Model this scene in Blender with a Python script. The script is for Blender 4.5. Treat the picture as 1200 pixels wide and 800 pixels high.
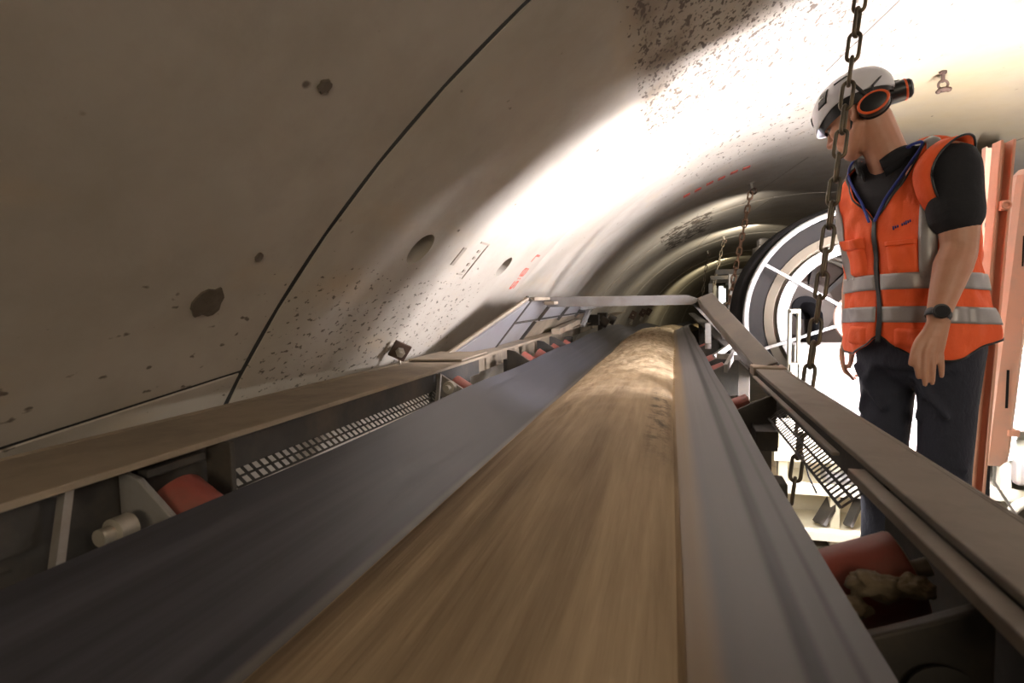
import bpy, bmesh, math, random
from mathutils import Vector, Matrix, noise
random.seed(7)
PI = math.pi
C = bpy.context.scene.collection
SC = bpy.context.scene
for o in list(bpy.data.objects): bpy.data.objects.remove(o)

# ------------------------------------------------------------------ camera
F_PX, U0, V0 = 650.0, 787.0, 349.0                # focal length in px (1200 wide), vanishing point of the tunnel
dv = Vector(((U0-600)/F_PX, (400-V0)/F_PX, 1)).normalized()
exv = Vector((0, 1, 0)).cross(dv).normalized()
ezv = dv.cross(exv)
def ray(u, v):
    q = Vector(((u-600)/F_PX, (400-v)/F_PX, 1)); return Vector((q.dot(exv), q.dot(dv), q.dot(ezv)))
def at(u, v, Y):
    r = ray(u, v); return r*(Y/r.y)
cam = bpy.data.cameras.new('camera'); cam.sensor_width = 36; cam.lens = 36*F_PX/1200
cam.clip_start = .02
camo = bpy.data.objects.new('camera', cam); C.objects.link(camo); SC.camera = camo
camo.matrix_world = Matrix((
    (exv[0], exv[1], -exv[2], 0), (dv[0], dv[1], -dv[2], 0), (ezv[0], ezv[1], -ezv[2], 0), (0, 0, 0, 1)))
cam.dof.use_dof = True; cam.dof.focus_distance = 2.0; cam.dof.aperture_fstop = 7.0

# ------------------------------------------------------------------ light levels
TUBE_W = 1950.0        # emission of the fluorescent tube behind the man
FILL_W = 33.0        # tunnel lamps behind the photographer
FAR_W = 46.0
LOW_W = 9.0
SC.view_settings.view_transform = 'Standard'; SC.view_settings.look = 'None'
SC.view_settings.exposure = 0.0; SC.view_settings.gamma = 1.0
SC.view_settings.use_curve_mapping = False
w = bpy.data.worlds.new('world'); SC.world = w; w.use_nodes = True
w.node_tree.nodes['Background'].inputs[0].default_value = (1.0, .86, .68, 1)
w.node_tree.nodes['Background'].inputs[1].default_value = .05
def area(name, loc, target, sx, sy, power, col):
    l = bpy.data.lights.new(name, 'AREA'); l.shape = 'RECTANGLE'; l.size = sx; l.size_y = sy; l.energy = power; l.color = col
    o = bpy.data.objects.new(name, l); C.objects.link(o); o.location = loc
    o.rotation_euler = (Vector(target)-Vector(loc)).to_track_quat('-Z', 'Y').to_euler()
    return o
area('tunnel_light_behind', (.95, -2.6, .55), (.0, 1.6, -.1), 1.6, .5, FILL_W, (1.0, .84, .62))
area('man_fill_light', (1.5, -.6, .75), (.75, 2.05, .0), .5, .25, 7.0, (1.0, .92, .8))  # added fill from the near right to brighten the man, no real lamp
area('lower_wall_fill', (.9, .9, -1.9), (-1.3, 1.2, -.7), 1.4, .3, LOW_W, (1, .95, .88))  # added fill so the wall behind the left guard slots looks bright
area('far_wall_fill', (.75, 6.0, .35), (-.5, 7.2, .55), 0.2, .8, 17.0, (1.0, .93, .84))  # added fill hidden behind the reel, lifts the dark rings beyond
area('rack_fill_light', (.47, 2.02, -.50), (.66, 2.6, -.72), .12, .3, 4.0, (1.0, .95, .86))  # added fill that brightens the rack and the view through the right slots
area('tunnel_light_deep', (1.15, 9.0, .6), (-.6, 11.5, .4), .3, 1.6, FAR_W, (1.0, .92, .76))
area('tunnel_light_deeper', (1.3, 15.5, .6), (-.3, 18.5, .4), .3, 1.6, FAR_W*.9, (1.0, .9, .62))

# ------------------------------------------------------------------ materials
MATS = {}
class NT:
    def __init__(s, name):
        m = bpy.data.materials.new(name); m.use_nodes = True; s.m = m; s.t = m.node_tree; s.b = s.t.nodes['Principled BSDF']
    def n(s, typ, **k):
        x = s.t.nodes.new(typ)
        for a, b in k.items(): setattr(x, a, b)
        return x
    def l(s, a, b): s.t.links.new(a, b)
    def val(s, node, **k):
        for a, b in k.items(): node.inputs[a].default_value = b
    def co(s, kind='Object', scale=(1, 1, 1)):
        tc = s.n('ShaderNodeTexCoord'); mp = s.n('ShaderNodeMapping'); mp.inputs['Scale'].default_value = scale
        s.l(tc.outputs[kind], mp.inputs[0]); return mp.outputs[0]
    def noise(s, vec, scale, detail=4, rough=.55):
        x = s.n('ShaderNodeTexNoise'); s.l(vec, x.inputs['Vector']); x.inputs['Scale'].default_value = scale
        x.inputs['Detail'].default_value = detail; x.inputs['Roughness'].default_value = rough; return x.outputs[0]
    def ramp(s, fac, stops, interp='LINEAR'):
        r = s.n('ShaderNodeValToRGB'); r.color_ramp.interpolation = interp
        e = r.color_ramp.elements
        while len(e) < len(stops): e.new(.5)
        for i, (p, c) in enumerate(stops):
            e[i].position = p; e[i].color = (c, c, c, 1) if not hasattr(c, '__len__') else (*c, 1)
        s.l(fac, r.inputs[0]); return r.outputs[0]
    def mix(s, fac, a, b, mode='MIX'):
        x = s.n('ShaderNodeMix', data_type='RGBA', blend_type=mode)
        for sock, v in ((x.inputs[0], fac), (x.inputs[6], a), (x.inputs[7], b)):
            if isinstance(v, (int, float)): sock.default_value = v
            elif isinstance(v, tuple): sock.default_value = (*v, 1)
            else: s.l(v, sock)
        return x.outputs[2]
    def math(s, op, a, b=0.0, c=None, clamp=False):
        x = s.n('ShaderNodeMath', operation=op, use_clamp=clamp)
        for i, v in enumerate((a, b, c)):
            if v is None: continue
            if isinstance(v, (int, float)): x.inputs[i].default_value = v
            else: s.l(v, x.inputs[i])
        return x.outputs[0]
    def band(s, v, lo, hi, soft):
        a = s.n('ShaderNodeMapRange', interpolation_type='SMOOTHSTEP'); s.l(v, a.inputs[0]); a.inputs[1].default_value = lo-soft; a.inputs[2].default_value = lo+soft
        b = s.n('ShaderNodeMapRange', interpolation_type='SMOOTHSTEP'); s.l(v, b.inputs[0]); b.inputs[1].default_value = hi-soft; b.inputs[2].default_value = hi+soft
        return s.math('MULTIPLY', a.outputs[0], s.math('SUBTRACT', 1.0, b.outputs[0]))
    def bump(s, h, strength=.3, dist=.01):
        b = s.n('ShaderNodeBump'); s.l(h, b.inputs['Height']); b.inputs['Strength'].default_value = strength; b.inputs['Distance'].default_value = dist
        s.l(b.outputs[0], s.b.inputs['Normal'])
    def done(s, col=None, rough=None, metal=None, spec=None):
        for k, v in (('Base Color', col), ('Roughness', rough), ('Metallic', metal), ('Specular IOR Level', spec)):
            if v is None: continue
            if isinstance(v, (int, float)): s.b.inputs[k].default_value = v
            elif isinstance(v, tuple): s.b.inputs[k].default_value = (*v, 1)
            else: s.l(v, s.b.inputs[k])
        return s.m

def simple(name, col, rough=.6, metal=0., var=.25, scale=20., dirt=None, dirt_amt=.5, bump=0., stretch=(1, 1, 1)):
    """worn paint / metal / cloth: base colour with noise variation and optional dirt blotches"""
    t = NT(name); v = t.co('Object', stretch)
    n1 = t.noise(v, scale, 5, .6)
    dark = tuple(c*(1-var) for c in col); light = tuple(min(1, c*(1+var)) for c in col)
    c = t.mix(n1, dark, light)
    if dirt:
        n2 = t.noise(v, scale*.35, 6, .7)
        c = t.mix(t.math('MULTIPLY', t.ramp(n2, [(.45, 0), (.65, 1)]), dirt_amt), c, dirt)
    if bump: t.bump(n1, bump, .004)
    return t.done(c, rough, metal)

def mat_concrete():
    t = NT('concrete'); tc = t.n('ShaderNodeTexCoord'); uv = tc.outputs['UV']     # u = metres along the tunnel, v = metres of arc
    sp = t.n('ShaderNodeSeparateXYZ'); t.l(uv, sp.inputs[0]); U, V = sp.outputs[0], sp.outputs[1]
    big = t.noise(uv, 1.3, 5, .6); mid = t.noise(uv, 6, 6, .65); fine = t.noise(uv, 60, 3, .6)
    c = t.mix(t.ramp(big, [(.3, 0), (.7, 1)]), (.31, .272, .222), (.43, .39, .335))
    c = t.mix(t.math('MULTIPLY', t.ramp(mid, [(.45, 0), (.75, 1)]), .35), c, (.25, .212, .166))
    # ochre stains
    och = t.noise(t.co('UV', (1.0, 2.2, 1)), 2.1, 4, .6)
    c = t.mix(t.math('MULTIPLY', t.ramp(och, [(.55, 0), (.75, 1)]), .35), c, (.46, .33, .18))
    # mud spatter: drops thrown off the belt, dense in some zones
    warm_tint = t.math('MULTIPLY', t.band(U, 2.9, 4.6, .5), t.band(V, 3.2, 4.75, .25))  # warm tint band on the ceiling, separate from the spatter
    c = t.mix(t.math('MULTIPLY', t.math('MULTIPLY', t.ramp(big, [(.25, .3), (.7, 1)]), warm_tint), .75), c, (.40, .30, .14))
    def spots(scale, stretch, seed):
        mp = t.n('ShaderNodeMapping'); mp.inputs['Scale'].default_value = (stretch, 1, 1); mp.inputs['Rotation'].default_value = (0, 0, .25); mp.inputs['Location'].default_value = (seed, seed*1.7, 0)
        t.l(uv, mp.inputs[0])
        return t.noise(mp.outputs[0], scale, 2.5, .55)
    dense = t.math('MULTIPLY', t.band(U, .9, 2.45, .16), t.band(V, 5.12, 5.97, .04))      # above the belt, ring 1
    veil = t.math('MULTIPLY', t.band(U, 1.2, 2.25, .2), t.band(V, 5.80, 5.95, .04))
    low = t.math('MULTIPLY', t.band(U, .95, 2.3, .25), t.band(V, 6.78, 7.35, .12))
    lowb = t.math('MULTIPLY', t.band(U, .3, 1.2, .25), t.band(V, 6.85, 7.3, .12))
    lit = t.math('MULTIPLY', t.band(U, 2.1, 4.2, .4), t.band(V, 4.7, 5.9, .3))
    far = t.math('MULTIPLY', t.band(U, 6.0, 8.2, .3), t.band(V, 5.35, 6.0, .1))
    def thresh(n, zone, lo, hi, amt):
        # threshold falls where the zone is strong
        th = t.math('SUBTRACT', n, t.math('SUBTRACT', hi, t.math('MULTIPLY', zone, hi-lo)))
        return t.math('MULTIPLY', t.math('MULTIPLY', th, 22.0, clamp=True), amt)
    s1 = thresh(spots(34, .55, 3.1), dense, .58, .80, .9)
    s1b = thresh(spots(75, .6, 9.1), dense, .565, .80, .85)
    s2 = thresh(spots(62, .65, 1.1), low, .60, .77, .8)
    s2b = thresh(spots(34, .7, 6.1), lowb, .65, .78, .8)
    s3 = thresh(spots(34, .5, 5.1), lit, .605, .76, .8)
    s4 = thresh(spots(12, .6, 7.7), far, .46, .80, .9)
    s0 = thresh(spots(17, .8, 2.3), t.math('ADD', 0.0, .0), .6, .715, .8)
    mud = s1
    for s in (s1b, s2, s2b, s3, s4, s0): mud = t.math('MAXIMUM', mud, s)
    v2 = t.math('MULTIPLY', t.math('MULTIPLY', t.ramp(spots(5, .8, .3), [(.35, 0), (.65, 1)]), veil), .75)
    v3 = t.math('MULTIPLY', t.math('MULTIPLY', t.ramp(spots(4, .7, 4.3), [(.35, 0), (.65, 1)]), dense), .35)
    c = t.mix(v3, c, (.22, .16, .10))
    c = t.mix(v2, c, (.11, .075, .042))
    c = t.mix(mud, c, (.065, .048, .034))
    t.bump(t.math('ADD', t.math('MULTIPLY', fine, .25), t.math('ADD', mid, t.math('MULTIPLY', mud, .5))), .22, .006)
    return t.done(c, .82, 0, .3)

def mat_belt():
    t = NT('belt_rubber')
    streak = t.noise(t.co('UV', (1, .012, 1)), 34, 5, .6)
    s2 = t.noise(t.co('UV', (1, .03, 1)), 9, 3, .5)
    c = t.mix(t.ramp(streak, [(.35, 0), (.7, 1)]), (.020, .020, .025), (.060, .059, .070))
    sp = t.n('ShaderNodeSeparateXYZ'); tc = t.n('ShaderNodeTexCoord'); t.l(tc.outputs['UV'], sp.inputs[0]); X = sp.outputs[0]
    # right wing: shading of the belt's curve put into colour as pale bands, dark lines
    dust = t.math('MULTIPLY', t.band(X, .70, .786, .012), t.ramp(s2, [(.2, .6), (.8, 1)]))
    c = t.mix(t.math('MULTIPLY', dust, .8), c, (.23, .215, .215))
    c = t.mix(t.math('MULTIPLY', t.band(X, .797, .86, .006), .55), c, (.17, .16, .165))
    sm = t.band(X, .60, .716, .014)
    c = t.mix(sm, c, (.27, .185, .10))
    l1 = t.band(X, .784, .800, .005)
    c = t.mix(t.math('MULTIPLY', l1, .85), c, (.012, .012, .014))
    l2 = t.band(X, .820, .826, .003)
    c = t.mix(t.math('MULTIPLY', l2, .7), c, (.015, .015, .018))
    lft = t.band(X, -.1, .235, .02)
    edge = t.math('MULTIPLY', t.band(X, .214, .234, .005), .4)
    c = t.mix(edge, c, (.25, .22, .18))
    r = t.ramp(streak, [(.3, .38), (.7, .52)])
    t.bump(streak, .08, .004)
    return t.done(c, r, 0, .55)

def mat_sand():
    t = NT('sand'); 
    streak = t.noise(t.co('Object', (1, .05, 1)), 26, 5, .62)
    st2 = t.noise(t.co('Object', (1, .12, 1)), 9, 4, .6)
    lump = t.noise(t.co('Object', (1, .7, 1)), 22, 6, .7)
    tc = t.n('ShaderNodeTexCoord'); sp = t.n('ShaderNodeSeparateXYZ'); t.l(tc.outputs['Object'], sp.inputs[0]); Y = sp.outputs[1]
    mr = t.n('ShaderNodeMapRange', interpolation_type='SMOOTHSTEP'); t.l(Y, mr.inputs[0]); mr.inputs[1].default_value = 1.6; mr.inputs[2].default_value = 3.2
    k = mr.outputs[0]
    a = t.mix(t.ramp(streak, [(.3, 0), (.72, 1)]), (.23, .16, .092), (.47, .35, .215))
    a = t.mix(t.math('MULTIPLY', t.ramp(st2, [(.52, 0), (.72, 1)]), .55), a, (.15, .098, .052))
    b = t.mix(t.ramp(lump, [(.35, 0), (.6, 1)]), (.26, .185, .10), (.56, .435, .28))
    c = t.mix(k, a, b)
    X = sp.outputs[0]
    wet = t.math('MULTIPLY', t.math('MULTIPLY', t.band(X, -.06, -.005, .015), t.band(Y, 1.25, 2.1, .3)), t.ramp(lump, [(.46, 0), (.62, 1)]))
    c = t.mix(t.math('MULTIPLY', wet, .85), c, (.055, .042, .028))
    t.bump(t.mix(k, streak, lump), .5, .01)
    return t.done(c, .8, 0, .3)

def mat_emit(name, col, strength):
    t = NT(name); t.b.inputs['Base Color'].default_value = (.9, .9, .9, 1)
    t.b.inputs['Emission Color'].default_value = (*col, 1); t.b.inputs['Emission Strength'].default_value = strength
    return t.m

M = dict(
    concrete=mat_concrete(), belt=mat_belt(), sand=mat_sand(),
    gasket=simple('gasket_rubber', (.02, .019, .018), .8),
    steel_dusty=simple('dusty_rail_steel', (.26, .205, .145), .75, .0, .25, 14, (.13, .105, .08), .6, .25),
    bar_steel=simple('portal_bar_steel', (.150, .140, .132), .6, .2, .2, 18, (.09, .07, .05), .5, .15),
    bar_brown=simple('brown_channel_steel', (.085, .068, .052), .55, .2, .25, 18, (.16, .12, .08), .4, .15),
    rail_worn=simple('worn_rail_steel', (.205, .172, .138), .62, .1, .2, 12, (.10, .08, .06), .5, .2),
    steel_grey=simple('grey_frame_steel', (.27, .255, .24), .55, .35, .2, 18, (.17, .125, .085), .5, .15),
    steel_dark=simple('dark_frame_steel', (.045, .040, .035), .7, .2, .4, 16, (.14, .10, .06), .35, .3),
    steel_plate=simple('zinc_plate', (.42, .41, .43), .42, .55, .12, 9, (.30, .24, .17), .3),
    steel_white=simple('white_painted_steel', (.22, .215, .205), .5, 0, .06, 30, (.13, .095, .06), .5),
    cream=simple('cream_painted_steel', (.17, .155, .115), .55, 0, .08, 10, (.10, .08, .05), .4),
    rack_cream=simple('rack_cream_brightened', (.78, .72, .57), .55, 0, .08, 10, (.45, .36, .22), .3),  # cream made brighter in colour, standing in for light on the shaded rack
    salmon=simple('salmon_primer', (.80, .43, .30), .55, 0, .08, 9, (.45, .20, .12), .25),
    salmon_fixture=simple('salmon_fixture', (.72, .42, .31), .42, 0, .06, 8, (.42, .38, .33), .5),
    roller=simple('roller_red', (.27, .062, .045), .5, 0, .2, 25, (.16, .09, .065), .6),
    roller_end=simple('roller_end', (.60, .55, .46), .5, .2, .2, 25, (.3, .2, .12), .4),
    bolt=simple('bolt_steel', (.38, .34, .28), .5, .5, .2, 40),
    chain=simple('chain_steel', (.115, .098, .075), .45, .75, .35, 30, (.22, .15, .08), .5),
    rust_chain=simple('rusty_chain_steel', (.42, .26, .18), .7, .2, .3, 30),
    rust=simple('rusty_plate', (.085, .050, .034), .8, .2, .35, 30, (.03, .02, .015), .5, .3),
    mud=simple('dried_mud', (.20, .155, .10), .9, 0, .35, 45, (.12, .09, .055), .5, .8),
    black=simple('black_rubber', (.016, .015, .016), .6, 0, .3, 20),
    hose=simple('dark_hose_coil', (.0065, .006, .0055), .85, 0, .4, 60, (.012, .01, .008), .4),
    brown=simple('brown_drum_plate', (.055, .038, .028), .6, .1, .2, 12),
    drum_cream=simple('cream_drum', (.13, .108, .078), .6, 0, .08, 10),
    skin=None, helmet=simple('helmet_white', (.80, .79, .85), .28, 0, .03, 8),
    helmet_black=simple('helmet_black', (.02, .02, .022), .4, 0, .2, 20),
    muff_orange=simple('earmuff_orange', (.85, .13, .03), .45, 0, .1, 20),
    vest=None, tape=simple('reflective_tape', (.36, .34, .34), .38, .25, .1, 220),
    shirt=simple('black_polo', (.012, .012, .016), .85, 0, .3, 60, None, 0, .3),
    jeans=None,
    lanyard=simple('blue_lanyard', (.03, .05, .30), .6), ink=simple('navy_print', (.02, .03, .16), .6),
    hair=simple('short_brown_hair', (.10, .065, .045), .8, 0, .4, 300),
    eye=simple('eye', (.5, .48, .46), .2), shoe=simple('safety_shoe', (.03, .025, .02), .6),
    red_paint=None, tube=mat_emit('lamp_tube', (.96, .93, 1.0), TUBE_W),
    floor=simple('walkway_plate', (.13, .115, .09), .6, .1, .15, 12, (.3, .22, .13), .4),
    pipe_grey=simple('grey_pipe', (.30, .30, .28), .5, .2, .2, 10),
)
def _skin():
    t = NT('skin'); n = t.noise(t.co('Object'), 40, 4, .6); b = t.noise(t.co('Object'), 9, 3)
    c = t.mix(n, (.50, .245, .155), (.62, .335, .225)); c = t.mix(t.math('MULTIPLY', t.ramp(b, [(.4, 0), (.7, 1)]), .3), c, (.56, .22, .14))
    t.b.inputs['Subsurface Weight'].default_value = .08; t.b.inputs['Subsurface Radius'].default_value = (.01, .004, .002)
    t.bump(t.noise(t.co('Object'), 220, 3), .12, .002); return t.done(c, .48)
def _vest():
    t = NT('hi_vis_orange'); wv = t.noise(t.co('Object', (1, 1, .6)), 13, 4, .55); f = t.noise(t.co('Object'), 400, 2)
    c = t.mix(wv, (.93, .10, .018), (1.0, .16, .035))
    t.bump(t.math('ADD', wv, t.math('MULTIPLY', f, .05)), .5, .02)
    return t.done(c, .65)
def _jeans():
    t = NT('navy_jeans'); n = t.noise(t.co('Object', (1, 1, .5)), 12, 5, .6); f = t.noise(t.co('Object', (1, 1, .2)), 300, 2)
    c = t.mix(n, (.012, .014, .026), (.030, .034, .055)); c = t.mix(t.math('MULTIPLY', f, .25), c, (.05, .055, .085))
    t.bump(n, .6, .025); return t.done(c, .8)
def _red():
    t = NT('red_spray_paint'); n = t.noise(t.co('Object'), 70, 5, .7)
    c = t.mix(t.ramp(n, [(.35, 0), (.6, 1)]), (.45, .18, .13), (.50, .03, .015)); return t.done(c, .8)
for k_ in ('hose', 'brown', 'black'): M[k_].node_tree.nodes['Principled BSDF'].inputs['Specular IOR Level'].default_value = .12
M['skin'] = _skin(); M['vest'] = _vest(); M['jeans'] = _jeans(); M['red_paint'] = _red()

# ------------------------------------------------------------------ mesh helpers
class MB:
    def __init__(s): s.b = bmesh.new()
    def quad(s, *p):
        return s.b.faces.new([s.b.verts.new(Vector(q)) for q in p])
    def hexa(s, p):                                         # 8 points: bottom 4, top 4
        v = [s.b.verts.new(Vector(q)) for q in p]
        for f in ((3, 2, 1, 0), (4, 5, 6, 7), (0, 1, 5, 4), (1, 2, 6, 5), (2, 3, 7, 6), (3, 0, 4, 7)): s.b.faces.new([v[i] for i in f])
        return s
    def box(s, c, d, m=None):
        x, y, z = (k/2 for k in d); c = Vector(c)
        P = [Vector(q) for q in ((-x, -y, -z), (x, -y, -z), (x, y, -z), (-x, y, -z), (-x, -y, z), (x, -y, z), (x, y, z), (-x, y, z))]
        if m: P = [m @ q for q in P]
        return s.hexa([q+c for q in P])
    def bar(s, a, b, wd, th, up=(0, 0, 1)):                 # rectangular bar from a to b: wd sideways, th along up
        a, b = Vector(a), Vector(b); d = (b-a).normalized(); sd = d.cross(Vector(up)).normalized()*wd/2; u = sd.cross(d).normalized()*th/2
        return s.hexa([a-sd-u, a+sd-u, b+sd-u, b-sd-u, a-sd+u, a+sd+u, b+sd+u, b-sd+u])
    def tube(s, pts, rad, seg=12, cap=True, sx=None):
        pts = [Vector(p) for p in pts]; n = len(pts)
        if not hasattr(rad, '__len__'): rad = [rad]*n
        rings = []; nrm = None
        for i, p in enumerate(pts):
            d = ((pts[min(i+1, n-1)]-pts[max(i-1, 0)])).normalized()
            if nrm is None: nrm = d.orthogonal().normalized()
            nrm = (nrm-d*nrm.dot(d)).normalized(); bn = d.cross(nrm)
            rings.append([s.b.verts.new(p+(nrm*math.cos(2*PI*k/seg)+bn*math.sin(2*PI*k/seg))*rad[i]) for k in range(seg)])
        s.skin(rings, True)
        if cap: s.b.faces.new(rings[0][::-1]); s.b.faces.new(rings[-1])
        return s
    def skin(s, rings, closed=True):
        for a, b in zip(rings, rings[1:]):
            n = len(a)
            for k in range(n if closed else n-1): s.b.faces.new((a[k], a[(k+1) % n], b[(k+1) % n], b[k]))
    def loft(s, rings, closed=True, cap=True):
        R = [[s.b.verts.new(Vector(p)) for p in r] for r in rings]; s.skin(R, closed)
        if cap and closed: s.b.faces.new(R[0][::-1]); s.b.faces.new(R[-1])
        return s
    def lathe(s, prof, origin, axis, seg=32, close=False):  # prof: (r, t) along axis
        o, ax = Vector(origin), Vector(axis).normalized(); e1 = ax.orthogonal().normalized(); e2 = ax.cross(e1)
        R = []
        for r, t in prof:
            R.append([s.b.verts.new(o+ax*t+(e1*math.cos(2*PI*k/seg)+e2*math.sin(2*PI*k/seg))*max(r, 1e-5)) for k in range(seg)])
        s.skin(R, True)
        if close: s.skin([R[-1], R[0]], True)
        return s
    def ball(s, c, r, m=None, seg=20):
        M_ = Matrix.Translation(Vector(c)) @ (m or Matrix.Identity(4)) @ Matrix.Diagonal((*([r]*3 if not hasattr(r, '__len__') else r), 1))
        bmesh.ops.create_uvsphere(s.b, u_segments=seg, v_segments=seg//2+2, radius=1, matrix=M_); return s
    def torus(s, c, axis, R, r, seg=48, sec=10, m=None, sq=1.0):
        c, ax = Vector(c), Vector(axis).normalized(); e1 = ax.orthogonal().normalized(); e2 = ax.cross(e1); rings = []
        for i in range(seg):
            a = 2*PI*i/seg; d = e1*math.cos(a)+e2*math.sin(a)
            rings.append([s.b.verts.new(c+d*(R+r*math.cos(2*PI*j/sec))+ax*r*sq*math.sin(2*PI*j/sec)) for j in range(sec)])
        s.skin(rings+[rings[0]], True); return s
    def build(s, name, mat, parent=None, smooth=None, bevel=0):
        bmesh.ops.remove_doubles(s.b, verts=s.b.verts, dist=1e-6)
        bmesh.ops.recalc_face_normals(s.b, faces=s.b.faces)
        me = bpy.data.meshes.new(name); s.b.to_mesh(me); s.b.free()
        o = bpy.data.objects.new(name, me); C.objects.link(o)
        if mat: me.materials.append(M[mat] if isinstance(mat, str) else mat)
        if smooth is not None:
            me.shade_smooth()
            if smooth < 3: 
                try: me.set_sharp_from_angle(angle=smooth)
                except Exception: pass
        if bevel:
            b = o.modifiers.new('bevel', 'BEVEL'); b.width = bevel; b.segments = 2; b.limit_method = 'ANGLE'
        if parent: put(o, parent)
        return o
def put(o, parent):
    o.parent = parent; o.matrix_parent_inverse = Matrix.Identity(4)
    # meshes are authored in world space: bring them into the parent's frame
    if o.type == 'MESH': o.data.transform(parent_world(parent).inverted())
    return o
def parent_world(p):
    m = p.matrix_basis.copy()
    while p.parent: p = p.parent; m = p.matrix_basis @ m
    return m
def tag(o, label, cat, group=None, kind=None):
    if label: o['label'] = label
    if cat: o['category'] = cat
    if group: o['group'] = group
    if kind: o['kind'] = kind
    return o
def empty(name, loc, label, cat, group=None):
    o = bpy.data.objects.new(name, None); o.empty_display_size = .1; C.objects.link(o); o.location = loc
    return tag(o, label, cat, group)
def struct(o): o['kind'] = 'structure'; return o
def baked(o, mods):
    """apply modifiers to a new mesh"""
    for typ, kw in mods:
        m = o.modifiers.new(typ, typ)
        for k, v in kw.items(): setattr(m, k, v)
    bpy.context.view_layer.update()
    dg = bpy.context.evaluated_depsgraph_get()
    me = bpy.data.meshes.new_from_object(o.evaluated_get(dg)); o.modifiers.clear()
    old = o.data; o.data = me; bpy.data.meshes.remove(old); return o
def lerp(a, b, t): return a+(b-a)*t
def sstep(a, b, x):
    t = max(0, min(1, (x-a)/(b-a))); return t*t*(3-2*t)

# ------------------------------------------------------------------ the tunnel lining
TX, TZ, TR = 1.3804, -1.7332, 2.8
def bend(Y): return 0.0055*max(0, Y-5)**2                   # the tunnel curves to the right
def tun(Y, deg, r=TR):
    a = math.radians(deg); return Vector((TX+bend(Y)+r*math.cos(a), Y, TZ+r*math.sin(a)))
def wall(u, v):
    r = ray(u, v); a = r.x**2+r.z**2; b = -(r.x*TX+r.z*TZ); c = TX**2+TZ**2-TR**2
    return r*((-b+math.sqrt(b*b-a*c))/a)
def wang(p): return math.degrees(math.atan2(p.z-TZ, p.x-TX))
def patch(name, Y0, Y1, A0, A1, thick=.09, gap=.004, g0=None, g1=None, gl=None, nj=None, step=0.0):
    """one precast segment between two ring joints and two sloping longitudinal joints A0(Y) < A1(Y)"""
    ny = 8; na = max(6, int((A1(Y0)-A0(Y0))/1.5)); ga = math.degrees(gap/TR); gb = math.degrees((gl or gap)/TR); g0 = g0 or gap; g1 = g1 or gap
    bm = bmesh.new(); uvl = bm.loops.layers.uv.new('UV'); cfg = {}
    def P(i, j, r):
        Y = lerp(Y0+g0, Y1-g1, i/ny); a = lerp(A0(Y)+ga, A1(Y)-gb, j/na)
        return tun(Y, a, r+step), (Y, math.radians(a)*TR)
    inn = [[bm.verts.new(P(i, j, TR)[0]) for j in range(na+1)] for i in range(ny+1)]
    out = [[bm.verts.new(P(i, j, TR+thick)[0]) for j in range(na+1)] for i in range(ny+1)]
    uv = {}
    for i in range(ny+1):
        for j in range(na+1): uv[inn[i][j]] = uv[out[i][j]] = P(i, j, TR)[1]
    for i in range(ny):
        for j in range(na):
            bm.faces.new((inn[i][j], inn[i][j+1], inn[i+1][j+1], inn[i+1][j])); bm.faces.new((out[i][j], out[i+1][j], out[i+1][j+1], out[i][j+1]))
    for i in range(ny):
        for j in (0, na): bm.faces.new((inn[i][j], inn[i+1][j], out[i+1][j], out[i][j]))
    for j in range(na):
        for i in (0, ny): bm.faces.new((inn[i][j], inn[i][j+1], out[i][j+1], out[i][j]))
    bmesh.ops.recalc_face_normals(bm, faces=bm.faces)
    for f in bm.faces:
        f.smooth = True
        for lp in f.loops: lp[uvl].uv = uv[lp.vert]
    me = bpy.data.meshes.new(name); bm.to_mesh(me); bm.free(); me.set_sharp_from_angle(angle=.6)
    me.materials.append(M['concrete']); o = bpy.data.objects.new(name, me); C.objects.link(o)
    bv = o.modifiers.new('bevel', 'BEVEL'); bv.width = .002; bv.segments = 2; bv.limit_method = 'ANGLE'; bv.angle_limit = .9
    return struct(o)
ringY = [-5.0, -2.6, -.76, 1.022, 2.79, 4.77, 6.6, 8.45, 10.3, 12.2, 14.1, 16, 18, 20, 22.5, 25, 28, 31, 35, 39, 44]
gask = MB()
def joint_strip(pts, st=0.0):
    rr = TR+st+.0035
    for (y0, a0), (y1, a1) in zip(pts, pts[1:]):
        da, dy = (0, .03) if abs(a1-a0) > abs(y1-y0)*8 else (math.degrees(.03/TR), 0)
        gask.quad(tun(y0-dy, a0-da, rr), tun(y0+dy, a0+da, rr), tun(y1+dy, a1+da, rr), tun(y1-dy, a1-da, rr))
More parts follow.
